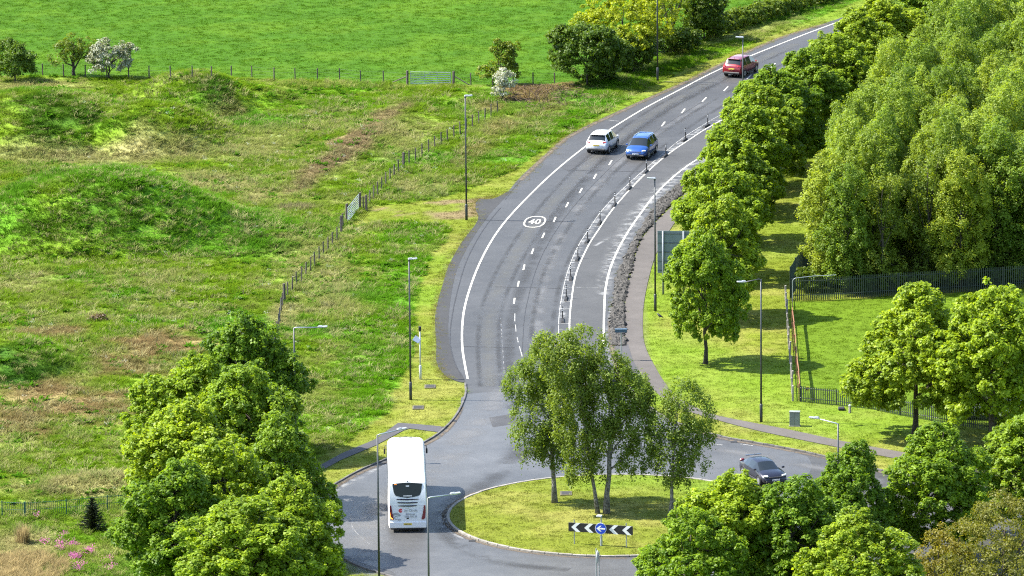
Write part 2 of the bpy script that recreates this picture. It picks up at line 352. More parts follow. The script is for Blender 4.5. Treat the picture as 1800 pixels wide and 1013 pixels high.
# patches of dead or lush growth, plus painted shade and a lit crest on mounds, in the rough meadow: px, py, rx, ry (m), tilt, strength, kind
PATCH = []
def patch(px, py, rx, ry, s, k, rot=0.0):
    x, y, _ = GM(px, py); PATCH.append((x, y, rx, ry, rot, s, k))
for a in ((285, 605, 4.8, 5.5, 1.05, 'b'), (215, 640, 4.5, 5.5, 1.0, 'b'), (60, 690, 5, 7.5, 1.0, 'b'), (150, 715, 5.5, 6.5, 1.0, 'b'), (30, 745, 3.8, 6, .95, 'b'), (90, 585, 3.2, 2.8, 1.0, 'b'), (210, 278, 8, 2.6, .8, 's'), (440, 388, 1.6, 4, .8, 'k'), (170, 560, .9, 1.2, 1, 'b'),
          (540, 318, 1.5, 9, 1.1, 'w', -.27), (580, 284, 1.7, 10, 1.2, 'w', -.27), (620, 250, 1.7, 10, 1.2, 'w', -.27), (665, 212, 1.5, 9, 1.0, 'w', -.27), (395, 320, 6, 4.5, .75, 's'), (450, 350, 1.6, 3, .9, 's'), (60, 275, 5, 4, .6, 's'),
          (330, 262, 8, 4, .6, 's'), (470, 250, 4, 7, .5, 's'), (185, 845, 4, 3.5, .9, 's'), (60, 860, 3, 3, .6, 's'), (40, 965, 3.2, 7, 1.0, 's'), (0, 1010, 4, 6, 1.0, 's'), (930, 165, 3.4, 5, 1, 'b'),
          (985, 152, 3, 3, .9, 'b'), (860, 190, 2.5, 3, .7, 'b'), (830, 270, 1.6, 6, .6, 'b', -.2), (880, 225, 1.6, 6, .6, 'b', -.2), (960, 195, 2, 5, .55, 'b', -.4), (395, 190, 2.0, 3, .6, 'b'), (60, 152, 6, 3, .7, 's'),
          (540, 470, 4, 16, .4, 's'), (500, 560, 1.4, 6, .8, 's'), (590, 520, 2, 12, .45, 's'), (280, 490, 3, 4, .45, 's'), (60, 490, 3, 5, .45, 's'), (740, 330, 3, 5, .45, 's'), (700, 250, 3, 9, .4, 's'),
          (1140, 118, 1.2, 6, .7, 's', -.5), (1330, 55, 1.2, 8, .5, 's', -.6), (520, 367, 2.4, 1.6, .8, 'd'), (150, 490, 3.2, 3, .8, 'g'), (215, 520, 3.2, 3, .8, 'g'), (260, 565, 2.5, 2.5, .7, 'g'), (100, 625, 4, 5, .7, 'g'), (590, 395, 3, 4, .5, 'g'),
          (520, 400, 3, 6, .6, 'g'), (665, 640, 4.5, 20, .9, 'g'), (715, 470, 3, 14, .85, 'g'), (740, 420, 3, 6, .8, 'g'), (620, 740, 5, 10, .5, 'g'), (570, 180, 6, 8, .5, 'g'), (20, 640, 3.5, 4, 1, 'k'), (90, 200, 4.5, 7, .75, 'k'), (370, 150, 2.2, 4, .9, 'k'), (430, 400, 1.5, 6, .8, 'k'),
          (150, 395, 7, 3, .5, 'k'), (50, 300, 5, 2, .4, 'g'), (260, 320, 4, 4, .5, 'g'), (1000, 215, 3, 12, .6, 'g', -.5), (1200, 110, 2.6, 16, .6, 'g', -.6), (640, 150, 2, 4, .6, 'g'), (800, 440, 2, 6, .4, 'g')):
    patch(*a)
KC = {'w': (.205, .160, .080), 'b': (.205, .148, .064), 's': (.28, .255, .105), 'd': (.20, .16, .10), 'g': (.075, .185, .006), 'k': (.042, .105, .010)}
BASE = {0: (.122, .200, .010), 1: (.038, .098, .0018), 2: (.110, .138, .011), 3: (.076, .126, .006), 4: (.05, .075, .012), 5: (.108, .130, .013), 9: (.10, .12, .03)}
def gcolour(x, y, c, rng=None):
    col = np.zeros((len(x), 3))
    for k, b in BASE.items(): col[c == k] = b
    n1 = fbm(x, y, 7.0, 4); n2 = fbm(x + 90, y + 31, 2.2, 4); n3 = fbm(x - 40, y + 77, 16, 3)
    r = (c == 0)
    straw = np.array(KC['s']); lush = np.array((.070, .185, .012))
    mo = 1 - .75 * sstep(.2, .9, mheight(x, y)); w = (sstep(.50, .68, n1 * .45 + n2 * .55) * .36 * mo)[:, None]; col = np.where(r[:, None], col * (1 - w) + straw * w, col)
    w = sstep(.50, .68, n3 * .6 + (1 - n1) * .4)[:, None] * .8; col = np.where(r[:, None], col * (1 - w) + lush * w, col)
    for px, py, rx, ry, rot, s, k in PATCH:
        cs, sn = math.cos(rot), math.sin(rot); dx = x - px; dy = y - py
        t = np.sqrt(((cs * dx + sn * dy) / rx) ** 2 + ((-sn * dx + cs * dy) / ry) ** 2) + (n2 - .5) * 1.5
        w = ((s if k in 'gk' else s * .95) * (1 - sstep(.35, 1.15, t)))[:, None] * r[:, None]
        col = col * (1 - w) + np.array(KC[k]) * w
    p = (c == 1)[:, None]; w = sstep(.45, .7, n1 * .5 + n2 * .5)[:, None]
    col = np.where(p, col * (1 + .16 * (w - .4)) + w * np.array((.010, .003, .001)), col)
    m = ((c == 2) | (c == 5))[:, None]; w = sstep(.42, .66, n2 * .6 + n1 * .4)[:, None]
    col = np.where(m, col * (1 - .30 * w) + .30 * w * np.array((.27, .22, .075)), col)
    w = sstep(.5, .75, n3)[:, None] * .6; col = np.where(m, col * (1 - w) + w * np.array((.10, .18, .010)), col)
    tr = inpoly(x, y, P_TRACK)[:, None] * (sstep(.42, .56, n2))[:, None] * .85; col = col * (1 - tr) + tr * np.array((.15, .105, .06))
    return col

# the ground: one sheet, fine where the picture looks, coarse towards the horizon
def axis(a, b, step, far):
    v = list(np.arange(a, b + step / 2, step)); s = step; lo = a; hi = b; L_ = []; H_ = []
    while lo > -far: s *= 1.5; lo -= s; L_.append(lo)
    s = step
    while hi < far: s *= 1.5; hi += s; H_.append(hi)
    return np.array(L_[::-1] + v + H_)
gx = axis(-54, 54, .6, 4000); gy = axis(-104, 150, .7, 5000)
XX, YY = np.meshgrid(gx, gy); x = XX.ravel(); y = YY.ravel(); z = mheight(x, y)
z += np.where(cls(x, y) == 0, (fbm(x, y, 1.8, 3) - .5) * .22, 0) * (np.abs(x) < 60)
nx, ny = len(gx), len(gy)
idx = np.arange(nx * ny).reshape(ny, nx)
q = np.stack([idx[:-1, :-1], idx[:-1, 1:], idx[1:, 1:], idx[1:, :-1]], -1).reshape(-1, 4)
me = bpy.data.meshes.new('ground'); me.vertices.add(len(x)); me.vertices.foreach_set('co', np.stack([x, y, z], 1).ravel())
me.loops.add(q.size); me.loops.foreach_set('vertex_index', q.ravel()); me.polygons.add(len(q)); me.polygons.foreach_set('loop_start', np.arange(0, q.size, 4)); me.polygons.foreach_set('loop_total', np.full(len(q), 4))
me.update(calc_edges=True); me.polygons.foreach_set('use_smooth', [True] * len(q))
ca = me.attributes.new('gcol', 'FLOAT_COLOR', 'POINT'); ca.data.foreach_set('color', np.c_[gcolour(x, y, cls(x, y)), np.ones(len(x))].ravel())
tag(mobj('ground', me, M_ground), 'rolling meadow, pasture and grass verges', None, None, 'structure')

# ------------------------------------------------------------------ hard surfaces
def sheet(name, poly, z, mat, kind='structure', parent=None):
    me = pmesh(name, [(p[0], p[1], z) for p in poly], [tuple(range(len(poly)))])
    if me.polygons[0].normal.z < 0: me.flip_normals()
    o = mobj(name, me, mat, parent)
    if kind: tag(o, None, None, None, kind)
    return o
def strip(name, pts, w, z, mat, parent=None, dens=6, kind=None, offs=0.0):
    p = catmull(pts, dens) if dens > 1 else pts; v = []; f = []; uv = []; L_ = 0
    for i, a in enumerate(p):
        b = Vector(p[min(i + 1, len(p) - 1)]) - Vector(p[max(i - 1, 0)]); b.normalize(); n = Vector((-b.y, b.x))
        ww = w if not hasattr(w, '__len__') else np.interp(i / (len(p) - 1), np.linspace(0, 1, len(w)), w)
        if i: L_ += (Vector(p[i]) - Vector(p[i - 1])).length
        for s, u in ((.5, 0), (-.5, 1)): v.append((a[0] + n.x * (ww * s + offs), a[1] + n.y * (ww * s + offs), z)); uv.append((u, L_))
        if i: f.append((2 * i - 2, 2 * i - 1, 2 * i + 1, 2 * i))
    me = pmesh(name, v, f); ul = me.uv_layers.new(name='UVMap')
    for lp in me.loops: ul.data[lp.index].uv = uv[lp.vertex_index]
    o = mobj(name, me, mat, parent)
    if kind: o['kind'] = kind
    return o
road = sheet('road', P_ROAD, .030, M_road); road['label'] = 'curving grey tarmac road running into the roundabout'
sheet('road_shoulder', P_SHOULD, .036, M_should)
sheet('footpath', P_PATHR, .034, M_path)
sheet('footpath', P_PATHL, .034, M_pathd)
sheet('footpath_link', GP([(1076, 610), (1104, 606), (1112, 632), (1128, 664), (1102, 650), (1086, 634)]), .038, M_pathd)
CYL_IN = [(1560, 60), (1450, 108), (1350, 166), (1290, 200), (1240, 228), (1214, 245), (1180, 268), (1149, 293), (1113, 328), (1077, 369), (1052, 405), (1033, 435), (1013, 481), (1005, 525), (1001, 570), (1003, 620)]
CYL_OUT = [(1548, 56), (1438, 104), (1336, 163), (1280, 195), (1234, 222), (1194, 248), (1147, 287), (1095, 333), (1060, 369), (1035, 404), (1014, 438), (997, 481), (987, 525), (982, 570), (984, 620)]
CYR = [(1480, 112), (1400, 164), (1310, 226), (1240, 272), (1209, 292), (1180, 315), (1152, 343), (1130, 371), (1100, 415), (1077, 461), (1065, 505), (1062, 551), (1061, 606)]
cyc = sheet('cycle_lane', catmull(GP(CYL_IN), 5) + catmull(GP(CYR[::-1]), 5), .037, M_cycle)
EDGE = [(1600, -7), (1453, 47), (1400, 67), (1310, 103), (1250, 130), (1200, 156), (1130, 193), (1067, 232), (1027, 260), (980, 298), (937, 338), (890, 388), (860, 431), (837, 478), (820, 528), (813, 568), (813, 615), (822, 667)]
def onroad(p, z=.042): return p
sheet('roundabout_surface', catmull(GP([(822, 694), (960, 690), (1105, 690), (1140, 722), (1195, 752), (1265, 775), (1420, 804), (1420, 880), (1560, 1000), (1300, 1060), (760, 1030), (690, 1006), (640, 992), (604, 976), (576, 962), (552, 940), (545, 918), (552, 897), (572, 874), (606, 852), (640, 834), (684, 815), (720, 800), (772, 772), (797, 750), (813, 725)]), 4, True), .034, asphalt_mat('worn_tarmac_with_sheen', (.065, .0645, .064), .52, .25), None, road)  # old worn tarmac, paler still because sky sheen is painted into its colour
# wear on the tarmac, from the bottom up
Mw_yellow = wear_mat('dusty_lane_centre', (.13, .125, .10), .24, .35, .62, .35, .5)
Mw_pale = wear_mat('pale_salt_stain', (.27, .27, .265), .72, .42, .66, 1.1, .5)
Mw_dark = wear_mat('dark_seam', (.02, .02, .022), .9, .25, .4, 2, .25)
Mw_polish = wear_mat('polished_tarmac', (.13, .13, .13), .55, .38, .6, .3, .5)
Mw_dk2 = wear_mat('oily_tarmac', (.030, .030, .030), .5, .36, .6, .25, .5)
strip('lane_dust', GP([(1400, 78), (1240, 150), (1130, 212), (1040, 285), (965, 365), (905, 450), (868, 530), (858, 600), (862, 680)]), 1.5, .0405, Mw_yellow, road)
strip('lane_wear', GP([(1300, 128), (1180, 190), (1075, 270), (990, 365), (940, 450), (905, 540), (895, 620), (900, 720)]), 1.3, .0405, Mw_dk2, road)
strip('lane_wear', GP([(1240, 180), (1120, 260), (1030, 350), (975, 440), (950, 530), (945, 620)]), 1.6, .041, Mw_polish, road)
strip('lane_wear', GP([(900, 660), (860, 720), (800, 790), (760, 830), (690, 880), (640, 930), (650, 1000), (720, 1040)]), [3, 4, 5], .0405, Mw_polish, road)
strip('lane_wear', GP([(960, 700), (930, 760), (900, 810), (840, 860), (790, 890), (778, 920), (800, 955), (880, 990), (1000, 1003)]), [2.5, 2.5, 1.5], .041, Mw_dk2, road)
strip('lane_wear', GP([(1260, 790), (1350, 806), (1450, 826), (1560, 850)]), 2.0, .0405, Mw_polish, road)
strip('salt_stain', GP([(1300, 240), (1200, 305), (1135, 362), (1092, 425), (1068, 480), (1060, 520)]), [1.6, 2.4, 1.4], .041, Mw_pale, cyc)
strip('salt_stain', GP([(1074, 540), (1068, 580), (1070, 615), (1080, 655)]), [.3, .7, 1.0], .041, Mw_pale, road)
strip('salt_stain', GP([(1235, 224), (1150, 288), (1080, 353), (1040, 402), (1012, 448), (996, 500), (988, 560)]), .8, .041, Mw_pale, road)
strip('salt_stain', GP([(560, 880), (590, 860), (640, 835), (690, 812)]), [1.0, 1.3, .6], .042, Mw_pale, road)
strip('salt_stain', GP([(800, 890), (783, 905), (790, 930), (815, 950)]), [.5, .9, .5], .042, Mw_pale, road)
strip('salt_stain', GP([(1046, 433), (1072, 418)]), [.5, .6], .0415, Mw_pale, cyc)
strip('salt_stain', GP([(1006, 506), (1062, 507)]), [.35, .3], .0415, Mw_pale, cyc)
strip('tarmac_seam', GP([(880, 366), (850, 404), (822, 455), (806, 505), (795, 555), (791, 600), (800, 640), (812, 662)]), .10, .0415, Mw_dark, road)
strip('tarmac_seam', GP([(1010, 232), (960, 272), (915, 318), (888, 352)]), .07, .0415, Mw_dark, road)
strip('tarmac_seam', GP([(1240, 176), (1120, 255), (1020, 350), (955, 445), (925, 540), (918, 620)]), .06, .0415, Mw_dark, road)
strip('tyre_mark', GP([(880, 560), (884, 620), (888, 680)]), .1, .042, Mw_pale, road)
strip('tyre_mark', GP([(624, 880), (616, 905), (622, 932), (650, 958)]), .12, .042, Mw_pale, road)
Mw_dirt = wear_mat('gutter_dirt', (.105, .080, .052), .95, .36, .52, 2.2, .5, rough=.95)
strip('gutter_dirt', GP([(1190, 748), (1265, 771), (1347, 786), (1447, 806), (1567, 836)]), .55, .042, Mw_dirt, road)
strip('gutter_dirt', GP([(812, 716), (796, 745), (772, 769), (717, 798), (682, 813), (637, 831), (604, 849), (566, 873)]), .5, .042, Mw_dirt, road)
strip('gutter_dirt', GP([(1074, 565), (1075, 608), (1082, 636), (1096, 674), (1130, 715)]), .7, .042, Mw_dirt, road)
strip('gutter_dirt', GP([(1450, 43), (1360, 72), (1255, 120), (1195, 150), (1095, 195), (1006, 238), (963, 272), (915, 318)]), .8, .042, Mw_dirt, road)
strip('gutter_dirt', [(ISL[0] + (ISL_R + .3) * math.cos(a), ISL[1] + (ISL_R + .3) * math.sin(a)) for a in np.linspace(2.2, 6.6, 30)], .45, .042, Mw_dirt, road)
for dl in (-.75, .75):
    for cl, wd in (([(1380, 84), (1240, 150), (1130, 212), (1040, 285), (965, 365), (905, 450), (868, 530), (858, 600), (862, 680)], .55), ([(1420, 100), (1300, 160), (1180, 235), (1090, 310), (1020, 395), (975, 475), (955, 560), (950, 640)], .6)):
        strip('tyre_track', GP(cl), wd, .0413, Mw_dk2, road, offs=dl)
for pts_p in ([(842, 388), (1006, 391)], [(870, 505), (985, 508)], [(812, 610), (905, 612)], [(1000, 300), (1130, 303)], [(1160, 143), (1245, 150)]): strip('tarmac_joint', GP(pts_p), .16, .0417, Mw_dark, road)
M_patch = asphalt_mat('patched_tarmac', (.038, .038, .039), .8, .1)
for pts_p in ([(905, 800), (1000, 770), (1010, 778), (915, 812)], [(985, 295), (1040, 262), (1056, 268), (1000, 302)], [(860, 735), (905, 728), (912, 745), (866, 752)]): sheet('tarmac_patch', GP(pts_p), .0402, M_patch, None, road)
for px, py in ((797, 741), (830, 952), (1290, 778)):
    x_, y_ = G(px, py); dcv = mobj('drain_cover', MB().box((0, 0, 0), (.45, .5, .03)).mesh('drain_cover', M_black), None, road, (x_, y_, .034))
# painted markings
strip('edge_line', GP(EDGE), .155, .044, M_white, road)
strip('cycle_lane_line', GP(CYL_IN), .115, .044, M_white, road)
strip('cycle_lane_line', GP(CYL_OUT), .075, .0445, M_white2, road)
strip('edge_line', GP(CYR), .155, .044, M_white, road)
for (dx, dy, tx, ty) in ((904, 530, 900, 560), (911, 500, 905, 530), (921, 471, 914, 500), (936, 443, 926, 471), (955, 415, 943, 443), (975, 387, 963, 415), (997, 361, 984, 387), (1021, 336, 1007, 361), (1046, 311, 1033, 336), (1073, 287, 1059, 311),
                         (1103, 264, 1088, 287), (1134, 242, 1118, 264), (1166, 219, 1150, 242), (1201, 196, 1183, 219), (1238, 176, 1219, 196), (1276, 157, 1257, 176), (1317, 136, 1296, 157), (1359, 116, 1338, 136), (1403, 96, 1381, 116)):
    a = Vector(G(dx, dy)); b = Vector(G(tx, ty)); d = (b - a).normalized()
    strip('lane_dash', [tuple(a - d * 1.0), tuple(a + d * 1.0)], .13, .044, M_white, road, dens=1)
for a, b in (((905, 552), (905, 566)), ((906, 572), (907, 584)), ((909, 594), (911, 603)), ((913, 610), (918, 628))):
    strip('worn_dash', GP([a, b]), .09, .044, M_white2, road, dens=1)
ci = catmull(GP(CYL_IN), 14); co = catmull(GP(CYL_OUT), 14)
ladder = []; acc = 0
for i in range(1, len(ci)):
    acc += (Vector(ci[i]) - Vector(ci[i - 1])).length
    if acc > 2.0 and ci[i][1] < 75:
        acc = 0; a = Vector(ci[i]); b = min((Vector(c) for c in co), key=lambda c: (c - a).length)
        strip('hatch_line', [tuple(a), tuple(b)], .085, .0447, M_white2, road, dens=1)
for px, py in ((1079, 213), (1260, 782), (1313, 783)):
    a = Vector(G(px, py)); strip('paint_scrap', [tuple(a + Vector((-.45, .25))), tuple(a + Vector((.4, -.3)))], .12, .044, M_white2, road, dens=1)
# speed roundel: ring and digits, drawn out along the lane as road numerals are
rc = Vector(G(940, 391)); ahead = (Vector(G(977, 345)) - Vector(G(921, 417))).normalized(); ang = math.atan2(ahead.y, ahead.x) - math.pi / 2 + .06
v = []; f = []; n = 48
for k in range(n):
    a = 2 * math.pi * k / n
    e = lambda t: math.copysign(abs(t) ** .8, t)
    for q in (1.0, .84): v.append((e(math.cos(a)) * .86 * (q if q == 1 else .845), e(math.sin(a)) * 2.2 * (q if q == 1 else .90), 0))
for k in range(n): a = 2 * k; b = 2 * ((k + 1) % n); f.append((a, b, b + 1, a + 1))
rd = mobj('speed_roundel', pmesh('speed_roundel', v, f), M_white, road); rd.location = (rc.x, rc.y, .044); rd.rotation_euler = (0, 0, ang)
def text(name, s, size, mat, parent, M, ext=.002, sx=1.0, align='CENTER', bold=0.0):
    c = bpy.data.curves.new(name, 'FONT'); c.body = s; c.size = size; c.extrude = ext; c.align_x = align; c.align_y = 'CENTER'; c.offset = bold; c.resolution_u = 3
    c.materials.append(mat); o = bpy.data.objects.new(name, c); COL.objects.link(o); bpy.context.view_layer.update()
    me = bpy.data.meshes.new_from_object(o.evaluated_get(bpy.context.evaluated_depsgraph_get())); bpy.data.objects.remove(o)
    o = mobj(name, me, mat, parent); o.matrix_local = M @ Matrix.Diagonal((sx, 1, 1, 1)); return o
text('numeral', '40', 1.0, M_white, rd, Matrix.Translation((0, -.03, .001)) @ Matrix.Diagonal((1.0, 2.55, 1, 1)), .001, .98, 'CENTER', .015)

# ------------------------------------------------------------------ kerbs: single stones
def kerb_run(root, pts, name='kerbstone', w=.14, h=.125, L=.93, closed=False, z=.0, mat=None):
    p = [Vector(a) for a in pts]
    if closed: p.append(p[0])
    d = [0]
    for i in range(1, len(p)): d.append(d[-1] + (p[i] - p[i - 1]).length)
    me = MB().box((0, 0, h / 2), (L - .02, w, h), bev=.015).mesh('kerbstone', mat or M_kerb); rg = random.Random(len(pts))
    nn = int(d[-1] / L)
    for k in range(nn):
        s0 = (k + .5) * d[-1] / nn; q = lambda s: Vector((np.interp(s, d, [a.x for a in p]), np.interp(s, d, [a.y for a in p])))
        a, b = q(max(s0 - .3, 0)), q(min(s0 + .3, d[-1])); c = (a + b) / 2; t = b - a
        o = mobj(name, me, None, root); o.location = (c.x, c.y, z + rg.uniform(-.012, .012)); o.rotation_euler = (0, 0, math.atan2(t.y, t.x) + rg.uniform(-.012, .012))
k1 = thing('kerb', 'pale concrete kerb ringing the roundabout island', 'kerb'); k1['kind'] = 'structure'; del k1['category']
kerb_run(k1, [(ISL[0] + ISL_R * math.cos(a), ISL[1] + ISL_R * math.sin(a)) for a in np.linspace(0, 2 * math.pi, 160)[:-1]], closed=True, w=.2, h=.15)
k2 = thing('kerb', 'kerb along the left verge and round the outer bend', 'kerb'); k2['kind'] = 'structure'; del k2['category']
kerb_run(k2, catmull(GP(ROAD_LEFT2), 8), mat=M_kerbd)
k3 = thing('kerb', 'kerb on the right hand corner of the road', 'kerb'); k3['kind'] = 'structure'; del k3['category']
kerb_run(k3, catmull(GP([(1084, 632), (1100, 672), (1135, 712), (1190, 745), (1265, 768), (1347, 783), (1447, 803), (1567, 832), (1735, 858)]), 8), mat=M_kerbd)
# island turf
v = [(ISL[0], ISL[1], .40)]; f = []; na = 72; nr = 10
for j in range(1, nr + 1):
    r = (ISL_R - .08) * j / nr
    for i in range(na):
        a = 2 * math.pi * i / na; v.append((ISL[0] + r * math.cos(a), ISL[1] + r * math.sin(a), .10 + .30 * (1 - (r / ISL_R) ** 2)))
for i in range(na):
    f.append((0, 1 + i, 1 + (i + 1) % na))
    for j in range(nr - 1): a = 1 + j * na; f.append((a + i, a + na + i, a + na + (i + 1) % na, a + (i + 1) % na))
me = pmesh('roundabout_island', v, f, True, M_ground); va = np.array(v); ca = me.attributes.new('gcol', 'FLOAT_COLOR', 'POINT')
ca.data.foreach_set('color', np.c_[gcolour(va[:, 0], va[:, 1], np.full(len(v), 5)), np.ones(len(v))].ravel())
tag(mobj('roundabout_island', me), 'round grassed island of the roundabout', None, None, 'structure')

# ------------------------------------------------------------------ grass (instanced tufts)
SRC = bpy.data.collections.new('tuft_sources')
def tuft(name, nb, rad, h, w, lean, seed, seg=2):
    rg = np.random.default_rng(seed); v = []; f = []; tone = []
    for b in range(nb):
        a = rg.random() * 6.283; r = rad * math.sqrt(rg.random()); p = np.array([r * math.cos(a), r * math.sin(a), -.02])
        la = a + rg.normal() * .9; hh = h * rg.uniform(.55, 1.1); ln = lean * rg.uniform(.3, 1.2) * hh; d = np.array([math.cos(la), math.sin(la), 0]); s = np.array([-d[1], d[0], 0]); ww = w * rg.uniform(.6, 1.2)
        i0 = len(v); tn = rg.random()
        for k in range(seg):
            t = k / seg; c = p + d * ln * t * t + np.array([0, 0, hh * (t - .25 * lean * t * t)]); v += [tuple(c - s * ww * (1 - t * .5) / 2), tuple(c + s * ww * (1 - t * .5) / 2)]
        v.append(tuple(p + d * ln + np.array([0, 0, hh * (1 - .25 * lean)])))
        for k in range(seg - 1): q = i0 + 2 * k; f.append((q, q + 1, q + 3, q + 2))
        q = i0 + 2 * (seg - 1); f.append((q, q + 1, q + 2)); tone += [tn] * (2 * seg + 1)
    me = pmesh(name, v, f, False, M_grass); at = me.attributes.new('tone', 'FLOAT', 'POINT'); at.data.foreach_set('value', tone)
    o = bpy.data.objects.new(name, me); return o
def collection(name, objs):
    c = bpy.data.collections.new(name)
    for o in objs: c.objects.link(o)
    return c
C_ROUGH = collection('rough_tufts', [tuft('tuft_a%d' % i, 26, .26, .36, .035, 1.0, 10 + i, 3) for i in range(4)] )
C_SHORT = collection('short_tufts', [tuft('tuft_s%d' % i, 34, .36, .075, .035, .7, 30 + i, 2) for i in range(3)])
def scatter(name, x, y, z, scl, colr, coll, label, rng, mat=None, zs=None):
    n = len(x); me = bpy.data.meshes.new(name); me.vertices.add(n); me.vertices.foreach_set('co', np.stack([x, y, z], 1).ravel())
    a = me.attributes.new('rot', 'FLOAT_VECTOR', 'POINT'); a.data.foreach_set('vector', np.stack([rng.normal(0, .08, n), rng.normal(0, .08, n), rng.random(n) * 6.283], 1).ravel())
    a = me.attributes.new('scl', 'FLOAT_VECTOR', 'POINT'); a.data.foreach_set('vector', np.stack([scl, scl, scl if zs is None else zs], 1).ravel())
    a = me.attributes.new('idx', 'INT', 'POINT'); a.data.foreach_set('value', rng.integers(0, 50, n).astype(np.int32))
    a = me.attributes.new('gcol', 'FLOAT_COLOR', 'POINT'); a.data.foreach_set('color', np.c_[colr, np.ones(n)].ravel())
    o = bpy.data.objects.new(name, me); COL.objects.link(o)
    ng = bpy.data.node_groups.new(name + '_scatter', 'GeometryNodeTree')
    ng.interface.new_socket('Geometry', in_out='INPUT', socket_type='NodeSocketGeometry'); ng.interface.new_socket('Geometry', in_out='OUTPUT', socket_type='NodeSocketGeometry')
    gi = ng.nodes.new('NodeGroupInput'); go = ng.nodes.new('NodeGroupOutput'); ip = ng.nodes.new('GeometryNodeInstanceOnPoints'); ci_ = ng.nodes.new('GeometryNodeCollectionInfo')
    ci_.inputs['Collection'].default_value = coll; ci_.inputs['Separate Children'].default_value = True; ci_.inputs['Reset Children'].default_value = True
    def na(nm, t):
        q = ng.nodes.new('GeometryNodeInputNamedAttribute'); q.data_type = t; q.inputs[0].default_value = nm; return q.outputs[0]
    L = ng.links; L.new(gi.outputs[0], ip.inputs['Points']); L.new(ci_.outputs[0], ip.inputs['Instance']); ip.inputs['Pick Instance'].default_value = True
    L.new(na('idx', 'INT'), ip.inputs['Instance Index']); L.new(na('rot', 'FLOAT_VECTOR'), ip.inputs['Rotation']); L.new(na('scl', 'FLOAT_VECTOR'), ip.inputs['Scale']); L.new(ip.outputs[0], go.inputs[0])
    md = o.modifiers.new('scatter', 'NODES'); md.node_group = ng
    return tag(o, label, None, None, 'stuff')
rng = np.random.default_rng(11)
def cand(n, x0, x1, y0, y1): return rng.uniform(x0, x1, n), rng.uniform(y0, y1, n)
x, y = cand(250000, -51, 51, -96, 140); c = cls(x, y)
inview = np.abs(x) < 34.5 + (y + 90) * .062 + 2
m = (c == 0) & inview & (rng.random(len(x)) < .95)
xr, yr = x[m], y[m]; colr = gcolour(xr, yr, c[m]); lum = rng.uniform(.82, 1.25, len(xr))[:, None]
sp_ = (rng.random(len(xr)) < .04 + .24 * sstep(.45, .62, fbm(xr + 7, yr, 1.6, 3)))[:, None]; colr = np.where(sp_, colr * .35 + .65 * np.array((.30, .27, .115)), colr)
dry = np.clip(colr[:, 0] / colr[:, 1], .3, 1.4); hn = fbm(xr, yr, 2.6, 3)
zs = np.clip(.35 + 2.6 * (hn - .36), .28, 1.8) * rng.uniform(.7, 1.3, len(xr)); sc = rng.uniform(.8, 1.5, len(xr))
scatter('meadow_grass', xr, yr, height(xr, yr) , sc, colr * lum, C_ROUGH, 'rough tufted meadow grass, green with straw patches', rng, zs=zs)
m = (c == 1) & inview & (rng.random(len(x)) < .42); xs_, ys_ = x[m], y[m]
cc = gcolour(xs_, ys_, c[m]) * rng.uniform(.92, 1.10, len(xs_))[:, None]
scatter('pasture_grass', xs_, ys_, height(xs_, ys_), rng.uniform(.8, 1.4, len(xs_)), cc, C_SHORT, 'short bright green pasture grass', rng, zs=rng.uniform(.5, 1.3, len(xs_)))
m = ((c == 2) | (c == 3) | (c == 5)) & inview & (rng.random(len(x)) < .62); xs_, ys_ = x[m], y[m]
cc = gcolour(xs_, ys_, c[m]) * rng.uniform(.82, 1.2, len(xs_))[:, None]
scatter('verge_grass', xs_, ys_, height(xs_, ys_), rng.uniform(.7, 1.2, len(xs_)), cc, C_SHORT, 'mown yellow green verge and lawn grass', rng, zs=rng.uniform(.4, 1.2, len(xs_)))
# tussocks and broad leaved weeds standing out of the meadow
xt, yt = cand(16000, -40, 18, -92, 78); ct_ = cls(xt, yt); k = (ct_ == 0) & (np.abs(xt) < 36.5 + (yt + 90) * .062) & (fbm(xt + 50, yt - 20, 5, 3) > .44); xt, yt = xt[k], yt[k]
ctc = gcolour(xt, yt, np.zeros(len(xt), int)); k = (rng.random(len(xt)) < .5)[:, None]; ctc = np.where(k, ctc * .3 + .7 * np.array((.30, .275, .125)), ctc * np.array((.8, .95, .8))) * rng.uniform(.8, 1.2, len(xt))[:, None]
scatter('meadow_tussocks', xt, yt, height(xt, yt), rng.uniform(1.1, 2.1, len(xt)), ctc, C_ROUGH, 'standing tussocks of straw and green grass in the rough meadow', rng, zs=rng.uniform(.9, 1.9, len(xt)))
C_WEED = collection('weed_clumps', [tuft('weed_%d' % i, 22, .30, .40, .16, 1.1, 90 + i, 2) for i in range(3)])
xt, yt = cand(5200, -42, 20, -92, 110); ct_ = cls(xt, yt); k = (ct_ == 0) & (fbm(xt - 33, yt + 60, 7, 3) > .5); xt, yt = xt[k], yt[k]
scatter('meadow_weeds', xt, yt, height(xt, yt), rng.uniform(.6, 1.5, len(xt)), np.array((.060, .150, .008)) * rng.uniform(.75, 1.3, len(xt))[:, None], C_WEED, 'dark green broad leaved weeds scattered over the meadow', rng, zs=rng.uniform(.5, 1.2, len(xt)))
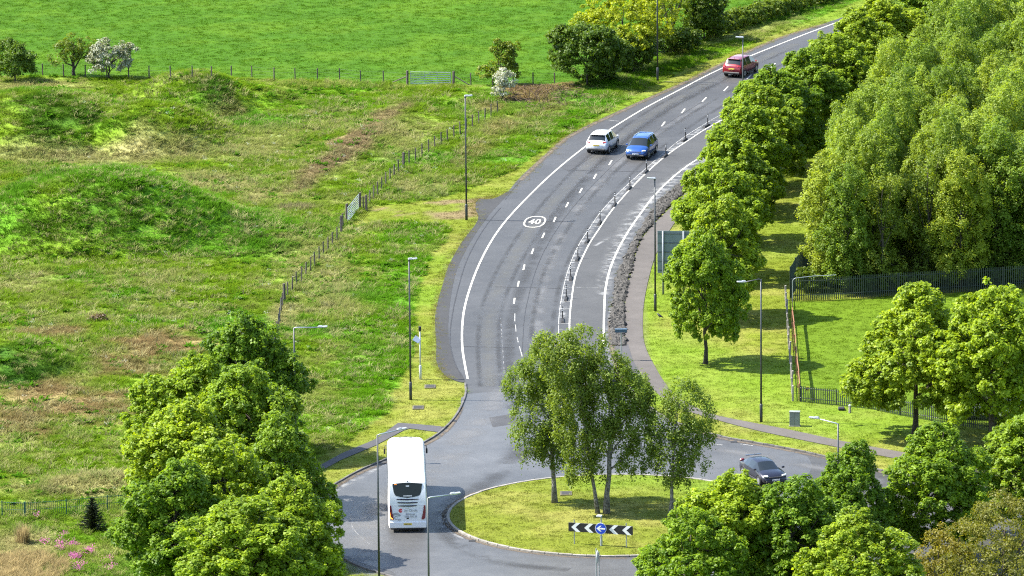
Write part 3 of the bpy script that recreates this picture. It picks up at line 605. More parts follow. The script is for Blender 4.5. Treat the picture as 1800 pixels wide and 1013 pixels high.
# ragged turf edge creeping over the tarmac's left edge
ex = catmull(GP([(1458, 39), (1367, 68), (1263, 115), (1199, 146), (1100, 190), (1010, 233), (967, 267), (897, 337), (840, 352), (838, 385), (813, 425), (790, 465), (777, 505), (765, 555), (767, 605), (770, 645), (790, 668)]), 60)
ex = np.array(ex); xs_ = ex[:, 0] + rng.normal(0, .28, len(ex)); ys_ = ex[:, 1] + rng.normal(0, .5, len(ex))
cc = np.where((rng.random(len(xs_)) < .5)[:, None], np.array((.21, .17, .075)), np.array((.20, .21, .03))) * rng.uniform(.7, 1.2, len(xs_))[:, None]
scatter('edge_turf', xs_, ys_, np.full(len(xs_), .03), rng.uniform(.5, 1.1, len(xs_)), cc, C_SHORT, 'ragged dry turf along the tarmac edge', rng, zs=rng.uniform(.5, 1.2, len(xs_)))
sl = np.array(catmull(GP(STONE_L), 14)); sl = sl[(sl[:, 1] < 40)]; sl = np.repeat(sl, 3, 0); kk = rng.random(len(sl)) < sstep(.42, .6, fbm(sl[:, 0], sl[:, 1], 3, 2)); sl = sl[kk]
scatter('gutter_weeds', sl[:, 0] + rng.normal(.15, .22, len(sl)), sl[:, 1] + rng.normal(0, .3, len(sl)), np.full(len(sl), .04), rng.uniform(.35, .8, len(sl)), np.array((.13, .15, .02)) * rng.uniform(.7, 1.2, len(sl))[:, None], C_SHORT, 'yellow green weeds along the foot of the stone strip', rng, zs=rng.uniform(1.0, 2.2, len(sl)))
# dry reeds and bramble in the near left corner
C_REED = collection('reed_tufts', [tuft('reed_%d' % i, 30, .22, 1.0, .03, .7, 70 + i, 3) for i in range(3)])
def blob(n, px, py, rx, ry):
    gx_, gy_ = G(px, py); a = rng.random(n) * 6.283; r = np.sqrt(rng.random(n)); return gx_ + rx * r * np.cos(a), gy_ + ry * r * np.sin(a)
xa, ya = blob(420, 30, 1005, 3.2, 4.5); xb, yb = blob(26, 40, 955, .35, .5)
xx = np.r_[xa, xb]; yy = np.r_[ya, yb]; hz = np.r_[rng.uniform(.35, .8, 420), rng.uniform(1.2, 1.9, 26)]
scatter('dry_reeds', xx, yy, height(xx, yy), np.r_[rng.uniform(.8, 1.3, 420), rng.uniform(.6, .8, 26)], np.array((.36, .28, .13)) * rng.uniform(.7, 1.15, len(xx))[:, None], C_REED, 'tall straw coloured dead grass in the near corner', rng, zs=hz)
# pink flowers
def flower(seed):
    rg = np.random.default_rng(seed); v = []; f = []
    for k in range(22):
        c = rg.normal(0, .16, 3) * np.array((1, 1, .6)) + np.array((0, 0, .5)); s = .035
        n_ = rg.normal(size=3); n_ /= np.linalg.norm(n_); t = np.cross(n_, (0, 0, 1)); t /= np.linalg.norm(t) + 1e-6; b = np.cross(n_, t); i = len(v)
        v += [tuple(c - t * s), tuple(c + b * s), tuple(c + t * s), tuple(c - b * s)]; f.append((i, i + 1, i + 2, i + 3))
    me = pmesh('flower_head', v, f, False, M_grass); at = me.attributes.new('tone', 'FLOAT', 'POINT'); at.data.foreach_set('value', list(np.random.default_rng(1).random(len(v)))); return bpy.data.objects.new('flower_head', me)
C_FLOW = collection('flower_heads', [flower(3), flower(4)])
fx = []; fy = []
for px, py, n_ in ((80, 960, 3), (108, 968, 9), (128, 962, 6), (128, 985, 9), (138, 988, 6), (155, 975, 6), (140, 1005, 8), (190, 990, 4), (195, 1005, 5), (65, 912, 2), (112, 950, 3)):
    a, b = blob(n_, px, py, .32, .8); fx += list(a); fy += list(b)
fx = np.array(fx); fy = np.array(fy)
scatter('pink_flowers', fx, fy, height(fx, fy), rng.uniform(.6, 1.1, len(fx)), np.array((.62, .16, .42)) * rng.uniform(.75, 1.2, len(fx))[:, None], C_FLOW, 'pink wild flowers among the grass', rng)
# white umbels dotted over the rough grass
xw, yw = cand(260, -36, 5, -70, 70); cw = cls(xw, yw); k = cw == 0; xw, yw = xw[k], yw[k]
scatter('white_umbels', xw, yw, height(xw, yw), rng.uniform(.35, .7, len(xw)), np.tile((.55, .56, .45), (len(xw), 1)), C_FLOW, 'small white flower heads scattered in the meadow', rng)

# stones between the cycle lane and the footpath
rs = random.Random(4); mb = MB(); P = np.array(P_STONE); cnt = 0
while cnt < 2600:
    px_, py_ = rs.uniform(P[:, 0].min(), P[:, 0].max()), rs.uniform(P[:, 1].min(), 40)
    if not inpoly(np.array([px_]), np.array([py_]), P_STONE)[0]: continue
    cnt += 1; s = rs.choice((.07, .09, .11, .14, .17, .24)) * rs.uniform(.85, 1.15); a = rs.uniform(0, 6.28)
    v = []
    for (ux, uy, uz) in ((1, 0, 0), (0, 1, 0), (-1, 0, 0), (0, -1, 0), (0, 0, 1), (.6, .6, .5), (-.6, .6, .55), (-.6, -.6, .5), (.6, -.6, .55)):
        j = rs.uniform(.75, 1.25); qx, qy = ux * s * j * 1.25, uy * s * j; v.append((px_ + qx * math.cos(a) - qy * math.sin(a), py_ + qx * math.sin(a) + qy * math.cos(a), .03 + max(uz * s * j * 1.0, 0)))
    mb.add(v, [(0, 5, 8), (5, 0, 1), (1, 6, 5), (6, 1, 2), (2, 7, 6), (7, 2, 3), (3, 8, 7), (8, 3, 0), (4, 5, 6), (4, 6, 7), (4, 7, 8), (4, 8, 5)])
st = mb.build('rubble_stones', M_stone); tag(st, 'strip of loose grey stones beside the cycle lane', None, None, 'stuff')
sheet('stone_strip_bed', P_STONE, .033, plain('stone_bed', (.05, .047, .036), .95, var=.3))

# ------------------------------------------------------------------ trees
ML_maple = leaf_mat('maple_leaf', (.058, .130, .006), (.262, .395, .018), .48)
ML_maple2 = leaf_mat('maple_leaf_deep', (.050, .120, .007), (.235, .368, .020), .48)
ML_birch = leaf_mat('birch_leaf', (.058, .112, .012), (.18, .265, .034), .5)
ML_wood = leaf_mat('wood_leaf', (.085, .160, .014), (.225, .335, .042), .52)
ML_wood2 = leaf_mat('wood_leaf_yellow', (.092, .158, .012), (.238, .335, .038), .52)
ML_haw = leaf_mat('hawthorn_leaf', (.06, .11, .008), (.215, .275, .020), .42)
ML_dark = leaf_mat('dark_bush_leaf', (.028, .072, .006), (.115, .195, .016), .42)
ML_yel = leaf_mat('yellow_green_leaf', (.11, .175, .006), (.26, .345, .014), .45)
ML_olive = leaf_mat('bronze_leaf', (.085, .095, .012), (.22, .215, .028), .42)
ML_bloss = leaf_mat('white_blossom', (.10, .12, .03), (.50, .52, .42), .25)
ML_conif = leaf_mat('spruce_needle', (.008, .016, .007), (.022, .036, .012), .15)
M_birchbark = plain('birch_bark', (.16, .15, .135), .9, var=.75, scale=7, bump=.5)
M_trunk = plain('dark_trunk', (.045, .036, .028), .95, var=.35, scale=5, bump=.5)

def leaves_mesh(name, rng, lobes, nclump, cr, per, ls, mat, up=.45, inner=.25, droop=0.0, squash=.75, zmin=-.55, gaps=.0, tone_bias=0.0, aspect=.62):
    w = np.array([l[3] * l[4] + l[3] * l[5] + l[4] * l[5] for l in lobes]); w = w / w.sum()
    li = rng.choice(len(lobes), nclump, p=w); Lb = np.array(lobes)[li]
    d = rng.normal(size=(nclump * 3, 3)); d /= np.linalg.norm(d, axis=1)[:, None]; d = d[d[:, 2] > zmin][:nclump]
    while len(d) < nclump: d = np.r_[d, d[:nclump - len(d)]]
    rr = np.where(rng.random(nclump) < inner, rng.uniform(.35, .8, nclump), rng.uniform(.84, 1.06, nclump))
    C = Lb[:, :3] + Lb[:, 3:6] * d * rr[:, None]
    keep = np.ones(nclump, bool)
    for l in lobes:                                  # clumps buried deep in another lobe are never seen
        q = ((C - np.array(l[:3])) / np.array(l[3:6])); keep &= ~((q ** 2).sum(1) < .42 * (rng.random(nclump) > .25))
    C, d = C[keep], d[keep]; n = len(C)
    crs = cr * rng.uniform(.65, 1.25, n); ct = rng.uniform(0, 1, n)
    v = rng.normal(size=(n, per, 3)) + .75 * d[:, None, :] + np.array((0, 0, .35)); v /= np.linalg.norm(v, axis=2)[..., None]
    P = v * (crs[:, None] * rng.uniform(.35, 1.0, (n, per)))[..., None]; P[..., 2] *= squash
    if droop: P[..., 2] -= np.abs(rng.normal(0, droop, (n, per))) 
    P = (P + C[:, None, :]).reshape(-1, 3)
    nn = (v * .75 + rng.normal(size=v.shape) * .42 + np.array((0, 0, up))).reshape(-1, 3); nn /= np.linalg.norm(nn, axis=1)[:, None]
    tone = np.clip(ct[:, None] * .55 + rng.uniform(0, .5, (n, per)) + tone_bias, 0, 1).reshape(-1)
    t = np.cross(nn, rng.normal(size=nn.shape)); t /= np.linalg.norm(t, axis=1)[:, None]; b = np.cross(nn, t)
    s = (ls * rng.uniform(.65, 1.25, len(P)))[:, None]
    V = np.stack([P - t * s, P - b * s * aspect, P + t * s - nn * s * .35, P + b * s * aspect], 1).reshape(-1, 3)
    me = bpy.data.meshes.new(name); k = len(P); me.vertices.add(4 * k); me.vertices.foreach_set('co', V.astype(np.float32).ravel())
    me.loops.add(4 * k); me.loops.foreach_set('vertex_index', np.arange(4 * k)); me.polygons.add(k); me.polygons.foreach_set('loop_start', np.arange(0, 4 * k, 4)); me.polygons.foreach_set('loop_total', np.full(k, 4)); me.update(calc_edges=True)
    at = me.attributes.new('tone', 'FLOAT', 'POINT'); at.data.foreach_set('value', np.repeat(tone, 4).astype(np.float32))
    me.materials.append(mat); return me
def trunk_mesh(name, rg, h, r0, limbs, lean=(0, 0), mat=None, wob=.08, topr=.25):
    mb = MB(); pts = []; n = 7
    for i in range(n + 1):
        t = i / n; pts.append((lean[0] * t + rg.uniform(-wob, wob) * (0 < i), lean[1] * t + rg.uniform(-wob, wob) * (0 < i), h * t - .08 * (i == 0)))
    rad = [r0 * (1.35 if i == 0 else 1) * (1 - (1 - topr) * i / n) for i in range(n + 1)]; mb.tube(pts, rad, 8)
    for (t, tx, ty, tz, r) in limbs:
        k = min(int(t * n), n - 1); f_ = t * n - k; a = Vector(pts[k]).lerp(Vector(pts[k + 1]), f_); e = Vector((tx, ty, tz)); m = a.lerp(e, .5) + Vector((rg.uniform(-.15, .15), rg.uniform(-.15, .15), -.18))
        mb.tube([a, a.lerp(m, .5) + Vector((0, 0, .03)), m, e], [r, r * .8, r * .6, r * .2], 6)
    return mb.mesh(name, mat, True)
def tree_proto(lobes, kind, seed, H, r0, mat, bark, **kw):
    rng = np.random.default_rng(seed); rg = random.Random(seed)
    cm = leaves_mesh('crown', rng, lobes, mat=mat, **kw)
    ls = [(rg.uniform(.3, .85), l[0] + rg.uniform(-.4, .4) * l[3], l[1] + rg.uniform(-.4, .4) * l[4], l[2] + rg.uniform(.0, .5) * l[5], r0 * .4) for l in lobes]
    return cm, trunk_mesh('trunk', rg, H * .8, r0, ls, mat=bark)
def tree(name, cat, label, loc, meshes, s=(1, 1, 1), rz=0, group=None):
    t = thing(name, label, cat, loc, rz, group); t.scale = s
    mobj('trunk', meshes[1], None, t); mobj('crown', meshes[0], None, t); return t
def maple_lobes(rg, H=10, W_=7.2):
    L = []; cb = H * .07
    L.append((0, 0, cb + .40 * (H - cb), W_ * .41, W_ * .41, (H - cb) * .42))
    for k in range(14):
        a = k * 2.4 + rg.uniform(-.5, .5); t = rg.uniform(.10, .76); rad = W_ * .5 * math.sin(math.pi * (.26 + .60 * t)) * .76
        L.append((rad * math.cos(a), rad * math.sin(a), cb + t * (H - cb), rg.uniform(.85, 1.65), rg.uniform(.85, 1.65), rg.uniform(.8, 1.45)))
    for k in range(3):
        a = rg.uniform(0, 6.28); L.append((.7 * math.cos(a), .7 * math.sin(a), cb + (.77 + .045 * k) * (H - cb), 1.45 - .2 * k, 1.45 - .2 * k, 1.25))
    return L
MAPLES = []
for i in range(6):
    rg = random.Random(100 + i)
    MAPLES.append(tree_proto(maple_lobes(rg, 10, 7.4), 'maple', 200 + i, 10, .19, ML_maple if i % 2 == 0 else ML_maple2, M_trunk, nclump=1250, cr=.43, per=62, ls=.115, up=.7, inner=.14, squash=.8, zmin=-.6))
def at(px, py): return (*G(px, py), 0)
ORD = ['nearest', 'second', 'third', 'fourth', 'fifth', 'sixth', 'seventh', 'eighth', 'ninth', 'tenth', 'eleventh', 'twelfth', 'thirteenth', 'fourteenth', 'fifteenth', 'sixteenth', 'seventeenth']
rowb = [(1240, 640, 1.0, .76), (1268, 560, .93, .84), (1268, 490, .95, .92), (1286, 427, .92, .92), (1310, 374, .9, .93), (1338, 332, .88, .92), (1370, 297, .86, .94), (1410, 263, .86, .92), (1457, 231, .86, .95), (1508, 196, .88, .96),
        (1554, 166, .88, .98), (1602, 138, .9, 1.0), (1650, 110, .9, 1.0), (1702, 84, .95, 1.04), (1755, 60, 1.0, 1.06)]
for i, (px, py, sh, sw) in enumerate(rowb):
    lab = 'bright green maple of the roadside row, %s one counting from the roundabout' % ORD[i] if i else 'slim bright green maple with a bare trunk at the near end of the roadside row'
    tree('maple_tree', 'tree', lab, at(px, py), MAPLES[i % 6], (sw, sw, sh), i * 1.9, 'maples in the row beside the road')
big = [(442, 805, 1.03, 1.02, 'topmost maple of the big clump left of the coach'), (338, 868, .97, 1.0, 'maple on the far left flank of the big clump left of the coach'), (432, 895, 1.0, 1.0, 'maple in the middle of the big clump left of the coach'),
       (325, 955, .98, 1.05, 'maple behind the small dark spruce, left side of the big clump'), (497, 985, .96, .86, 'maple of the big clump leaning out over the roundabout road'), (395, 1030, 1.0, 1.05, 'low centre maple at the front of the big clump by the roundabout'),
       (312, 1060, .95, 1.02, 'maple at the front left corner of the clump beside the pink flowers'), (512, 1090, .92, .95, 'maple at the front right corner of the clump by the tall lamp post'), (430, 1120, .9, 1.1, 'frontmost maple of the big clump, cut by the lower frame edge')]
for i, (px, py, sh, sw, lab) in enumerate(big): tree('maple_tree', 'tree', lab, at(px, py), MAPLES[(i + 3) % 6], (sw, sw, sh), i * 2.3 + .5, 'maples in the big clump left of the coach')
rt = [(1608, 768, 1.10, 1.14, 'spreading maple with a dark bare trunk on the lawn by the footpath'), (1742, 792, 1.2, 1.2, 'tall maple at the right edge in front of the enclosed lawn'), (1492, 1010, .88, .78, 'pointed maple rising beside the pale lamp head, right of the dark car'),
      (1648, 990, .92, 1.0, 'broad maple standing alone before the bronze leaved tree'), (1800, 950, .85, .9, 'maple at the right frame edge above the bronze leaved tree'), (1290, 1078, .94, 1.04, 'large maple just below the dark car'),
      (1390, 1088, .915, .96, 'maple covering the nose of the dark car, second in the near group'), (1214, 1120, .84, .90, 'leftmost maple of the near right group, beside the roundabout road'), (1505, 1125, .82, 1.0, 'front maple of the near right group, cut by the lower frame edge')]
for i, (px, py, sh, sw, lab) in enumerate(rt): tree('maple_tree', 'tree', lab, at(px, py), MAPLES[(i + 1) % 6], (sw, sw, sh), i * 1.3 + .2, 'maples on the right of the roundabout')

# birches on the island
def birch(label, px, py, lobes, H, lean, seed, n=380, r0=.17):
    rng = np.random.default_rng(seed); rg = random.Random(seed); x, y = G(px, py, .3); z = float(height(x, y))
    t = thing('birch_tree', label, 'tree', (x, y, z), 0, 'birch trees on the roundabout island')
    ls = [(min(.92, max(.32, (l[2] - 1.6) / H)), l[0], l[1], l[2] + .3 * l[5], r0 * .4) for l in lobes]
    mobj('trunk', trunk_mesh('trunk', rg, H * .85, r0, ls, lean, M_birchbark, .06), None, t)
    mobj('crown', leaves_mesh('crown', rng, lobes, int(n * .95), .50, 60, .083, ML_birch, up=.4, inner=.3, droop=.3, squash=.9, zmin=-.75), None, t)
birch('left birch with a pale flecked trunk standing apart on the island', 975, 885,
      [(-.9, 0, 6.4, 1.8, 1.7, 1.5), (-2.0, .3, 8.2, 1.3, 1.3, 1.3), (.2, .4, 7.8, 1.5, 1.6, 1.5), (-.6, .2, 9.3, 1.4, 1.4, 1.1), (-1.7, -.4, 5.0, 1.2, 1.2, 1.0), (.3, -.2, 5.2, 1.1, 1.2, 1.0), (-.2, 0, 3.9, .9, .9, .9), (-1.5, .2, 3.6, .9, .9, .9), (.5, -.2, 3.2, .7, .7, .8)], 11, (-.3, 0), 301, 470)
birch('thin birch leaning left, one of the pair of trunks mid island', 1051, 905,
      [(-1.1, 0, 4.4, 1.1, 1.1, 1.0), (-1.5, .2, 6.0, 1.2, 1.2, 1.2), (-1.7, .3, 8.0, 1.5, 1.5, 1.4), (-1.9, .3, 10.2, 1.6, 1.5, 1.4), (-2.9, .4, 11.4, 1.3, 1.3, .9), (-1.0, .3, 11.6, 1.5, 1.4, 1.0), (-.4, .1, 9.4, 1.3, 1.3, 1.3), (-1.2, -.3, 3.1, .8, .8, .8), (-.2, -.4, 3.4, .8, .8, .8)], 12.6, (-1.5, .3), 302, 520, .13)
birch('thick stemmed birch leaning right, taller of the paired trunks mid island', 1066, 905,
      [(.6, 0, 5.2, 1.4, 1.4, 1.2), (1.7, .2, 6.2, 1.5, 1.4, 1.3), (.2, .3, 7.4, 1.6, 1.5, 1.4), (1.6, 0, 8.4, 1.5, 1.5, 1.3), (.3, .1, 9.6, 1.5, 1.4, 1.2), (2.0, .2, 7.4, .9, .9, .8), (-.5, -.2, 5.8, 1.0, 1.0, 1.0), (2.2, 0, 4.6, .7, .7, .7), (1.1, -.3, 3.6, .7, .7, .8)], 10.8, (.5, 0), 303, 540, .2)
birch('airy birch at the right of the island with a dark slender trunk', 1178, 910,
      [(.2, 0, 4.6, 1.5, 1.5, 1.2), (1.4, .1, 5.4, 1.3, 1.3, 1.2), (.1, .2, 6.5, 1.5, 1.4, 1.3), (1.3, 0, 7.2, 1.5, 1.4, 1.2), (.8, 0, 8.4, 1.2, 1.2, 1.0), (-.8, 0, 5.4, 1.1, 1.1, 1.2), (-.9, -.2, 3.4, .9, .9, .9), (1.5, -.2, 3.7, .9, .9, .9), (2.3, 0, 5.9, .8, .8, .8), (.5, -.3, 2.8, .8, .8, .9), (1.0, .1, 3.2, .8, .8, .9)], 9.2, (.5, 0), 304, 360, .13)

# the wood on the right: light trees, each one a copy of one of six
WOODS = []
for i in range(6):
    rg = random.Random(400 + i); L = []
    for k in range(17):
        t = k / 16; r = 2.2 * math.sin(math.pi * (.16 + .74 * t)) ** .8; a = k * 2.4 + rg.uniform(-.6, .6); q = r * rg.uniform(.4, .72) * (k < 16)
        L.append((q * math.cos(a), q * math.sin(a), 1.7 + 8.9 * t, rg.uniform(.65, 1.15), rg.uniform(.65, 1.15), rg.uniform(.9, 1.5)))
    WOODS.append(tree_proto(L, 'wood', 420 + i, 11, .12, ML_wood2 if i % 3 == 1 else ML_wood, M_trunk, nclump=600, cr=.46, per=54, ls=.085, up=.6, inner=.3, droop=.12, squash=1.15, zmin=-.75))
SPARSE = []
for i in range(3):
    rg = random.Random(440 + i); L = [(rg.uniform(-1.1, 1.1), rg.uniform(-1, 1), 1.3 + .84 * k, rg.uniform(.8, 1.2), rg.uniform(.8, 1.2), rg.uniform(.7, 1.0)) for k in range(11)]
    SPARSE.append(tree_proto(L, 'wood', 450 + i, 11.5, .12, ML_birch, M_trunk, nclump=230, cr=.5, per=44, ls=.085, up=.5, inner=.4, droop=.2, squash=.95, zmin=-.8))
rw = random.Random(77); pts = []; PW = np.array(P_WOOD); tries = 0
x0, x1 = G(1380, 500)[0], 46; y0, y1 = G(1500, 520)[1], 150
while tries < 9000 and len(pts) < 230:
    tries += 1; a, b = rw.uniform(x0, x1), rw.uniform(y0, y1)
    if a > 34.5 + (b + 90) * .062 + 3: continue
    if inpoly(np.array([a]), np.array([b]), P_WOOD)[0] and all((a - p[0]) ** 2 + (b - p[1]) ** 2 > 2.55 ** 2 for p in pts): pts.append((a, b))
pts.sort(key=lambda p: p[1])
front = set(range(9))
for i, (a, b) in enumerate(pts):
    lab = 'light green airy tree standing inside the dense wood on the right'
    if i < 22 and i % 3 == 1 and a > 26:
        tree('woodland_tree', 'tree', 'thin leaved dark stemmed tree at the front edge of the wood behind the palisade', (a, b, 0), SPARSE[i % 3], (rw.uniform(.9, 1.15),) * 2 + (rw.uniform(.78, 1.02),), rw.uniform(0, 6.28), 'thin trees at the front edge of the wood'); continue
    vi = rw.randrange(6); lab = 'yellower green airy tree standing inside the dense wood on the right' if vi % 3 == 1 else 'mid green airy tree standing inside the dense wood on the right'
    tree('woodland_tree', 'tree', lab, (a, b, 0), WOODS[vi], (rw.uniform(.85, 1.15),) * 2 + (rw.uniform(.82, 1.12),), rw.uniform(0, 6.28), 'yellower trees of the dense wood on the right' if vi % 3 == 1 else 'trees of the dense wood on the right')
# undergrowth at the wood's front edge
# shrubs and hedge trees along the pasture
def shrub(name, cat, label, px, py, W_, H, mat, seed, n=130, per=60, ls=.11, cr=.5, lobes=None, depth=1.0, tone_bias=0.0, stem=.07, group=None, zlow=.25, droop=0.0, inner=.25, loc=None):
    rng = np.random.default_rng(seed); rg = random.Random(seed); p = loc or GM(px, py)
    if lobes is None:
        lobes = [(0, 0, H * .5, W_ * .36, W_ * .36 * depth, H * .4)]
        for k in range(7):
            a = k * 2.4 + rg.uniform(-.4, .4); q = rg.uniform(.5, .75); lobes.append((W_ * .42 * q * math.cos(a), W_ * .42 * q * math.sin(a) * depth, H * rg.uniform(zlow, .8), W_ * rg.uniform(.15, .24), W_ * rg.uniform(.15, .24) * depth, H * rg.uniform(.14, .24)))
    t = thing(name, label, cat, p, 0, group)
    ls_ = [(rg.uniform(.1, .6), l[0] * .9, l[1] * .9, l[2] + .2 * l[5], stem * .55) for l in lobes]
    mobj('trunk', trunk_mesh('trunk', rg, H * .7, stem, ls_, mat=M_trunk, wob=.06), None, t)
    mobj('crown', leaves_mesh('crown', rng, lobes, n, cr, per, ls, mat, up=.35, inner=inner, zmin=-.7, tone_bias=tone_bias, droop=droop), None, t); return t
H_ = 'hawthorns along the field fence'
shrub('hawthorn_bush', 'bush', 'dark hawthorn with yellowish top at the far left, before the pasture', 27, 144, 3.5, 3.7, ML_dark, 501, 170, 60, .10, .45, group=H_, tone_bias=.12)
shrub('hawthorn_bush', 'bush', 'open twiggy hawthorn with visible dark stem left of the white blossom', 130, 134, 3.9, 3.6, ML_haw, 502, 110, 42, .085, .45, group=H_, inner=.3, tone_bias=-.25, stem=.15,
      lobes=[(-1.2, 0, 1.6, .9, .8, .6), (.1, 0, 2.9, 1.0, .9, .7), (-.7, .2, 2.4, .8, .8, .6), (.9, 0, 2.2, .8, .8, .8), (-.2, 0, 1.9, .8, .8, .6), (1.1, .1, 3.0, .6, .6, .4)])
shrub('hawthorn_bush', 'bush', 'rounded hawthorn covered in white blossom at the far left', 192, 138, 4.2, 3.4, ML_bloss, 503, 200, 60, .085, .42, group=H_, tone_bias=-.14, zlow=.3,
      lobes=[(0, 0, 1.7, 1.6, 1.4, 1.2), (-1.1, 0, 1.3, .9, .9, .8), (.9, 0, 1.8, 1.0, 1, 1.0), (0, 0, 2.6, 1.2, 1.1, .8), (1.9, 0, 2.7, .7, .4, .35), (-.8, 0, 2.2, .9, .9, .7), (2.4, 0, 2.9, .35, .3, .15)])
shrub('hawthorn_bush', 'bush', 'green hawthorn with cream blossom tufts right of the far gate', 880, 150, 3.4, 3.9, ML_haw, 504, 140, 55, .095, .42, group=H_, tone_bias=-.1,
      lobes=[(.1, 0, 1.8, 1.0, .9, 1.1), (-1.0, 0, 1.0, .8, .8, .7), (.3, 0, 2.9, .7, .7, .7), (1.1, 0, 3.5, .35, .3, .45), (-.3, 0, 3.4, .35, .3, .5), (.8, 0, 1.2, .8, .7, .7), (.8, 0, 2.4, .6, .6, .6)])
shrub('hawthorn_bush', 'bush', 'small white blossoming hawthorn beside the fence end and brown brambles', 885, 176, 2.3, 2.7, ML_bloss, 505, 95, 50, .075, .35, group=H_, tone_bias=.22,
      lobes=[(0, 0, 1.0, .7, .6, .8), (.35, 0, 1.7, .65, .6, .6), (-.2, 0, 1.7, .5, .5, .6), (.1, 0, 2.3, .45, .4, .4), (-.4, 0, .7, .5, .4, .4)])
B_ = 'bushes and trees of the hedge line'
shrub('hedge_bush', 'bush', 'big dome of dark green bush at the start of the hedge line', 1032, 150, 8.2, 5.8, ML_dark, 506, 620, 72, .11, .5, group=B_, depth=.8, zlow=.15)
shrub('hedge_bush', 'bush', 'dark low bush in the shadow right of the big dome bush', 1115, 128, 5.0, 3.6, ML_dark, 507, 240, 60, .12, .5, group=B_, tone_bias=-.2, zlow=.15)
shrub('field_maple', 'tree', 'yellow green spreading bush tree above the dark dome bush', 1095, 120, 9.2, 6.6, ML_yel, 508, 480, 55, .11, .5, group=B_, zlow=.3, stem=.14)
shrub('field_maple', 'tree', 'sparse tree with bare dark limbs left of the far lamp post', 1150, 98, 5.2, 7.0, ML_yel, 509, 150, 40, .10, .5, group=B_, zlow=.5, stem=.2, tone_bias=-.2, inner=.4)
shrub('field_maple', 'tree', 'sparse tree with a dark upright trunk right of the far lamp post', 1182, 78, 4.6, 6.6, ML_yel, 510, 130, 40, .10, .5, group=B_, zlow=.5, stem=.22, tone_bias=-.2, inner=.4)
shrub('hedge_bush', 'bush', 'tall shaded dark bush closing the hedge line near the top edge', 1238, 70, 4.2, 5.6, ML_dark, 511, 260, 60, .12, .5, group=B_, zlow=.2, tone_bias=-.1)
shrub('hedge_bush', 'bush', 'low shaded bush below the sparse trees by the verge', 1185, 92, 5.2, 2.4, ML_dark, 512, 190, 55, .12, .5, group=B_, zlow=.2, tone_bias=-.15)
# the trimmed hedge, one long body of leaf
hp = catmull(GP([(1252, 66), (1290, 52), (1340, 36), (1400, 18), (1470, -6), (1560, -36)]), 10); ht = thing('hedge', 'long trimmed hedge between the pasture and the roadside verge', 'hedge', (hp[0][0], hp[0][1], 0))
lobes = [(p[0] - hp[0][0], p[1] - hp[0][1], .85, .95, .95, .85) for p in hp[::2]]
mobj('foliage', leaves_mesh('foliage', np.random.default_rng(520), lobes, 1300, .33, 42, .10, ML_dark, up=.4, inner=.15, zmin=-.8, tone_bias=.1), None, ht)
mb = MB()
for p in hp[::2]: mb.tube([(p[0] - hp[0][0], p[1] - hp[0][1], -.05), (p[0] - hp[0][0], p[1] - hp[0][1], 1.2)], [.05, .02], 5)
tag(mb.build('stems', M_trunk, ht), None, None, None, 'stuff')
shrub('bronze_tree', 'tree', 'bronze brown leaved twiggy tree in the near right corner', 1765, 1085, 9.4, 8.0, ML_olive, 530, 520, 55, .085, .6, zlow=.3, stem=.2, inner=.35, group='bronze leaved trees in the near right corner')
shrub('bronze_tree', 'tree', 'small bronze green tree at the lower edge right of the maples', 1650, 1070, 5.6, 5.4, ML_olive, 531, 240, 50, .08, .5, zlow=.3, stem=.12, inner=.35, group='bronze leaved trees in the near right corner')
shrub('bronze_tree', 'tree', 'bronze tipped sapling poking up at the bottom edge among maples', 1442, 1075, 3.2, 3.7, ML_olive, 532, 90, 45, .08, .45, zlow=.4, group='bronze leaved trees in the near right corner')
# brambles: dead brown stems in a heap
rng = np.random.default_rng(540); mb = MB(); bx, by = G(955, 172)
for k in range(260):
    a = rng.random() * 6.28; r = math.sqrt(rng.random()); p = Vector((bx + 3.8 * r * math.cos(a), by + 5.5 * r * math.sin(a), 0)); d = Vector((rng.normal() * .5, rng.normal() * .5, .55 * (1.15 - r)))
    mb.tube([p, p + d * .7 + Vector((0, 0, .2)), p + d * 1.5], [.025, .02, .008], 3, False)
br = mb.build('brambles', plain('dead_bramble', (.12, .075, .045), .95, var=.4)); tag(br, 'tangle of brown dead brambles beside the dark dome bush', None, None, 'stuff')
shrub('grass_tussock', 'plant', 'small brown tussock alone in the meadow above the maple clump', 172, 565, 1.5, .55, leaf_mat('brown_tussock', (.10, .070, .04), (.20, .145, .08), .3), 541, 30, 40, .07, .22)
# spruce
sx_, sy_ = G(163, 934); sp = thing('spruce_tree', 'small dark conical spruce by the green wire fence', 'tree', (sx_, sy_, 0)); mb = MB(); mb.tube([(0, 0, -.05), (0, 0, 2.4)], [.06, .015], 6); mb.build('trunk', M_trunk, sp)
rng = np.random.default_rng(9); Vv = []; Ff = []; tn = []
for lay in range(11):
    zc = .16 + lay * .205 + 0; rr = 1.08 * (1 - lay / 11.4)
    for k in range(19 if lay < 8 else 10):
        a = k * 6.283 / (19 if lay < 8 else 10) + lay * .7 + rng.normal() * .15; rl = rr * rng.uniform(.7, 1.15); d = np.array((math.cos(a), math.sin(a), 0)); s = np.array((-d[1], d[0], 0))
        for m_ in range(9):
            t = (m_ + .6) / 9; c = d * rl * t + np.array((0, 0, zc + (k % 3 - 1) * .07 + .10 * t * t - .06 * t)); w = .15 * (1.15 - t) * (1.1 - lay / 12)
            for sg in (-1, 1):
                e = c + s * sg * w + d * .09 + np.array((0, 0, rng.uniform(-.05, .03))); i = len(Vv); Vv += [tuple(c), tuple(c + d * .06 + np.array((0, 0, .02))), tuple(e), tuple(c - d * .02 - np.array((0, 0, .05)))]; Ff.append((i, i + 1, i + 2, i + 3)); tn += [rng.random()] * 4
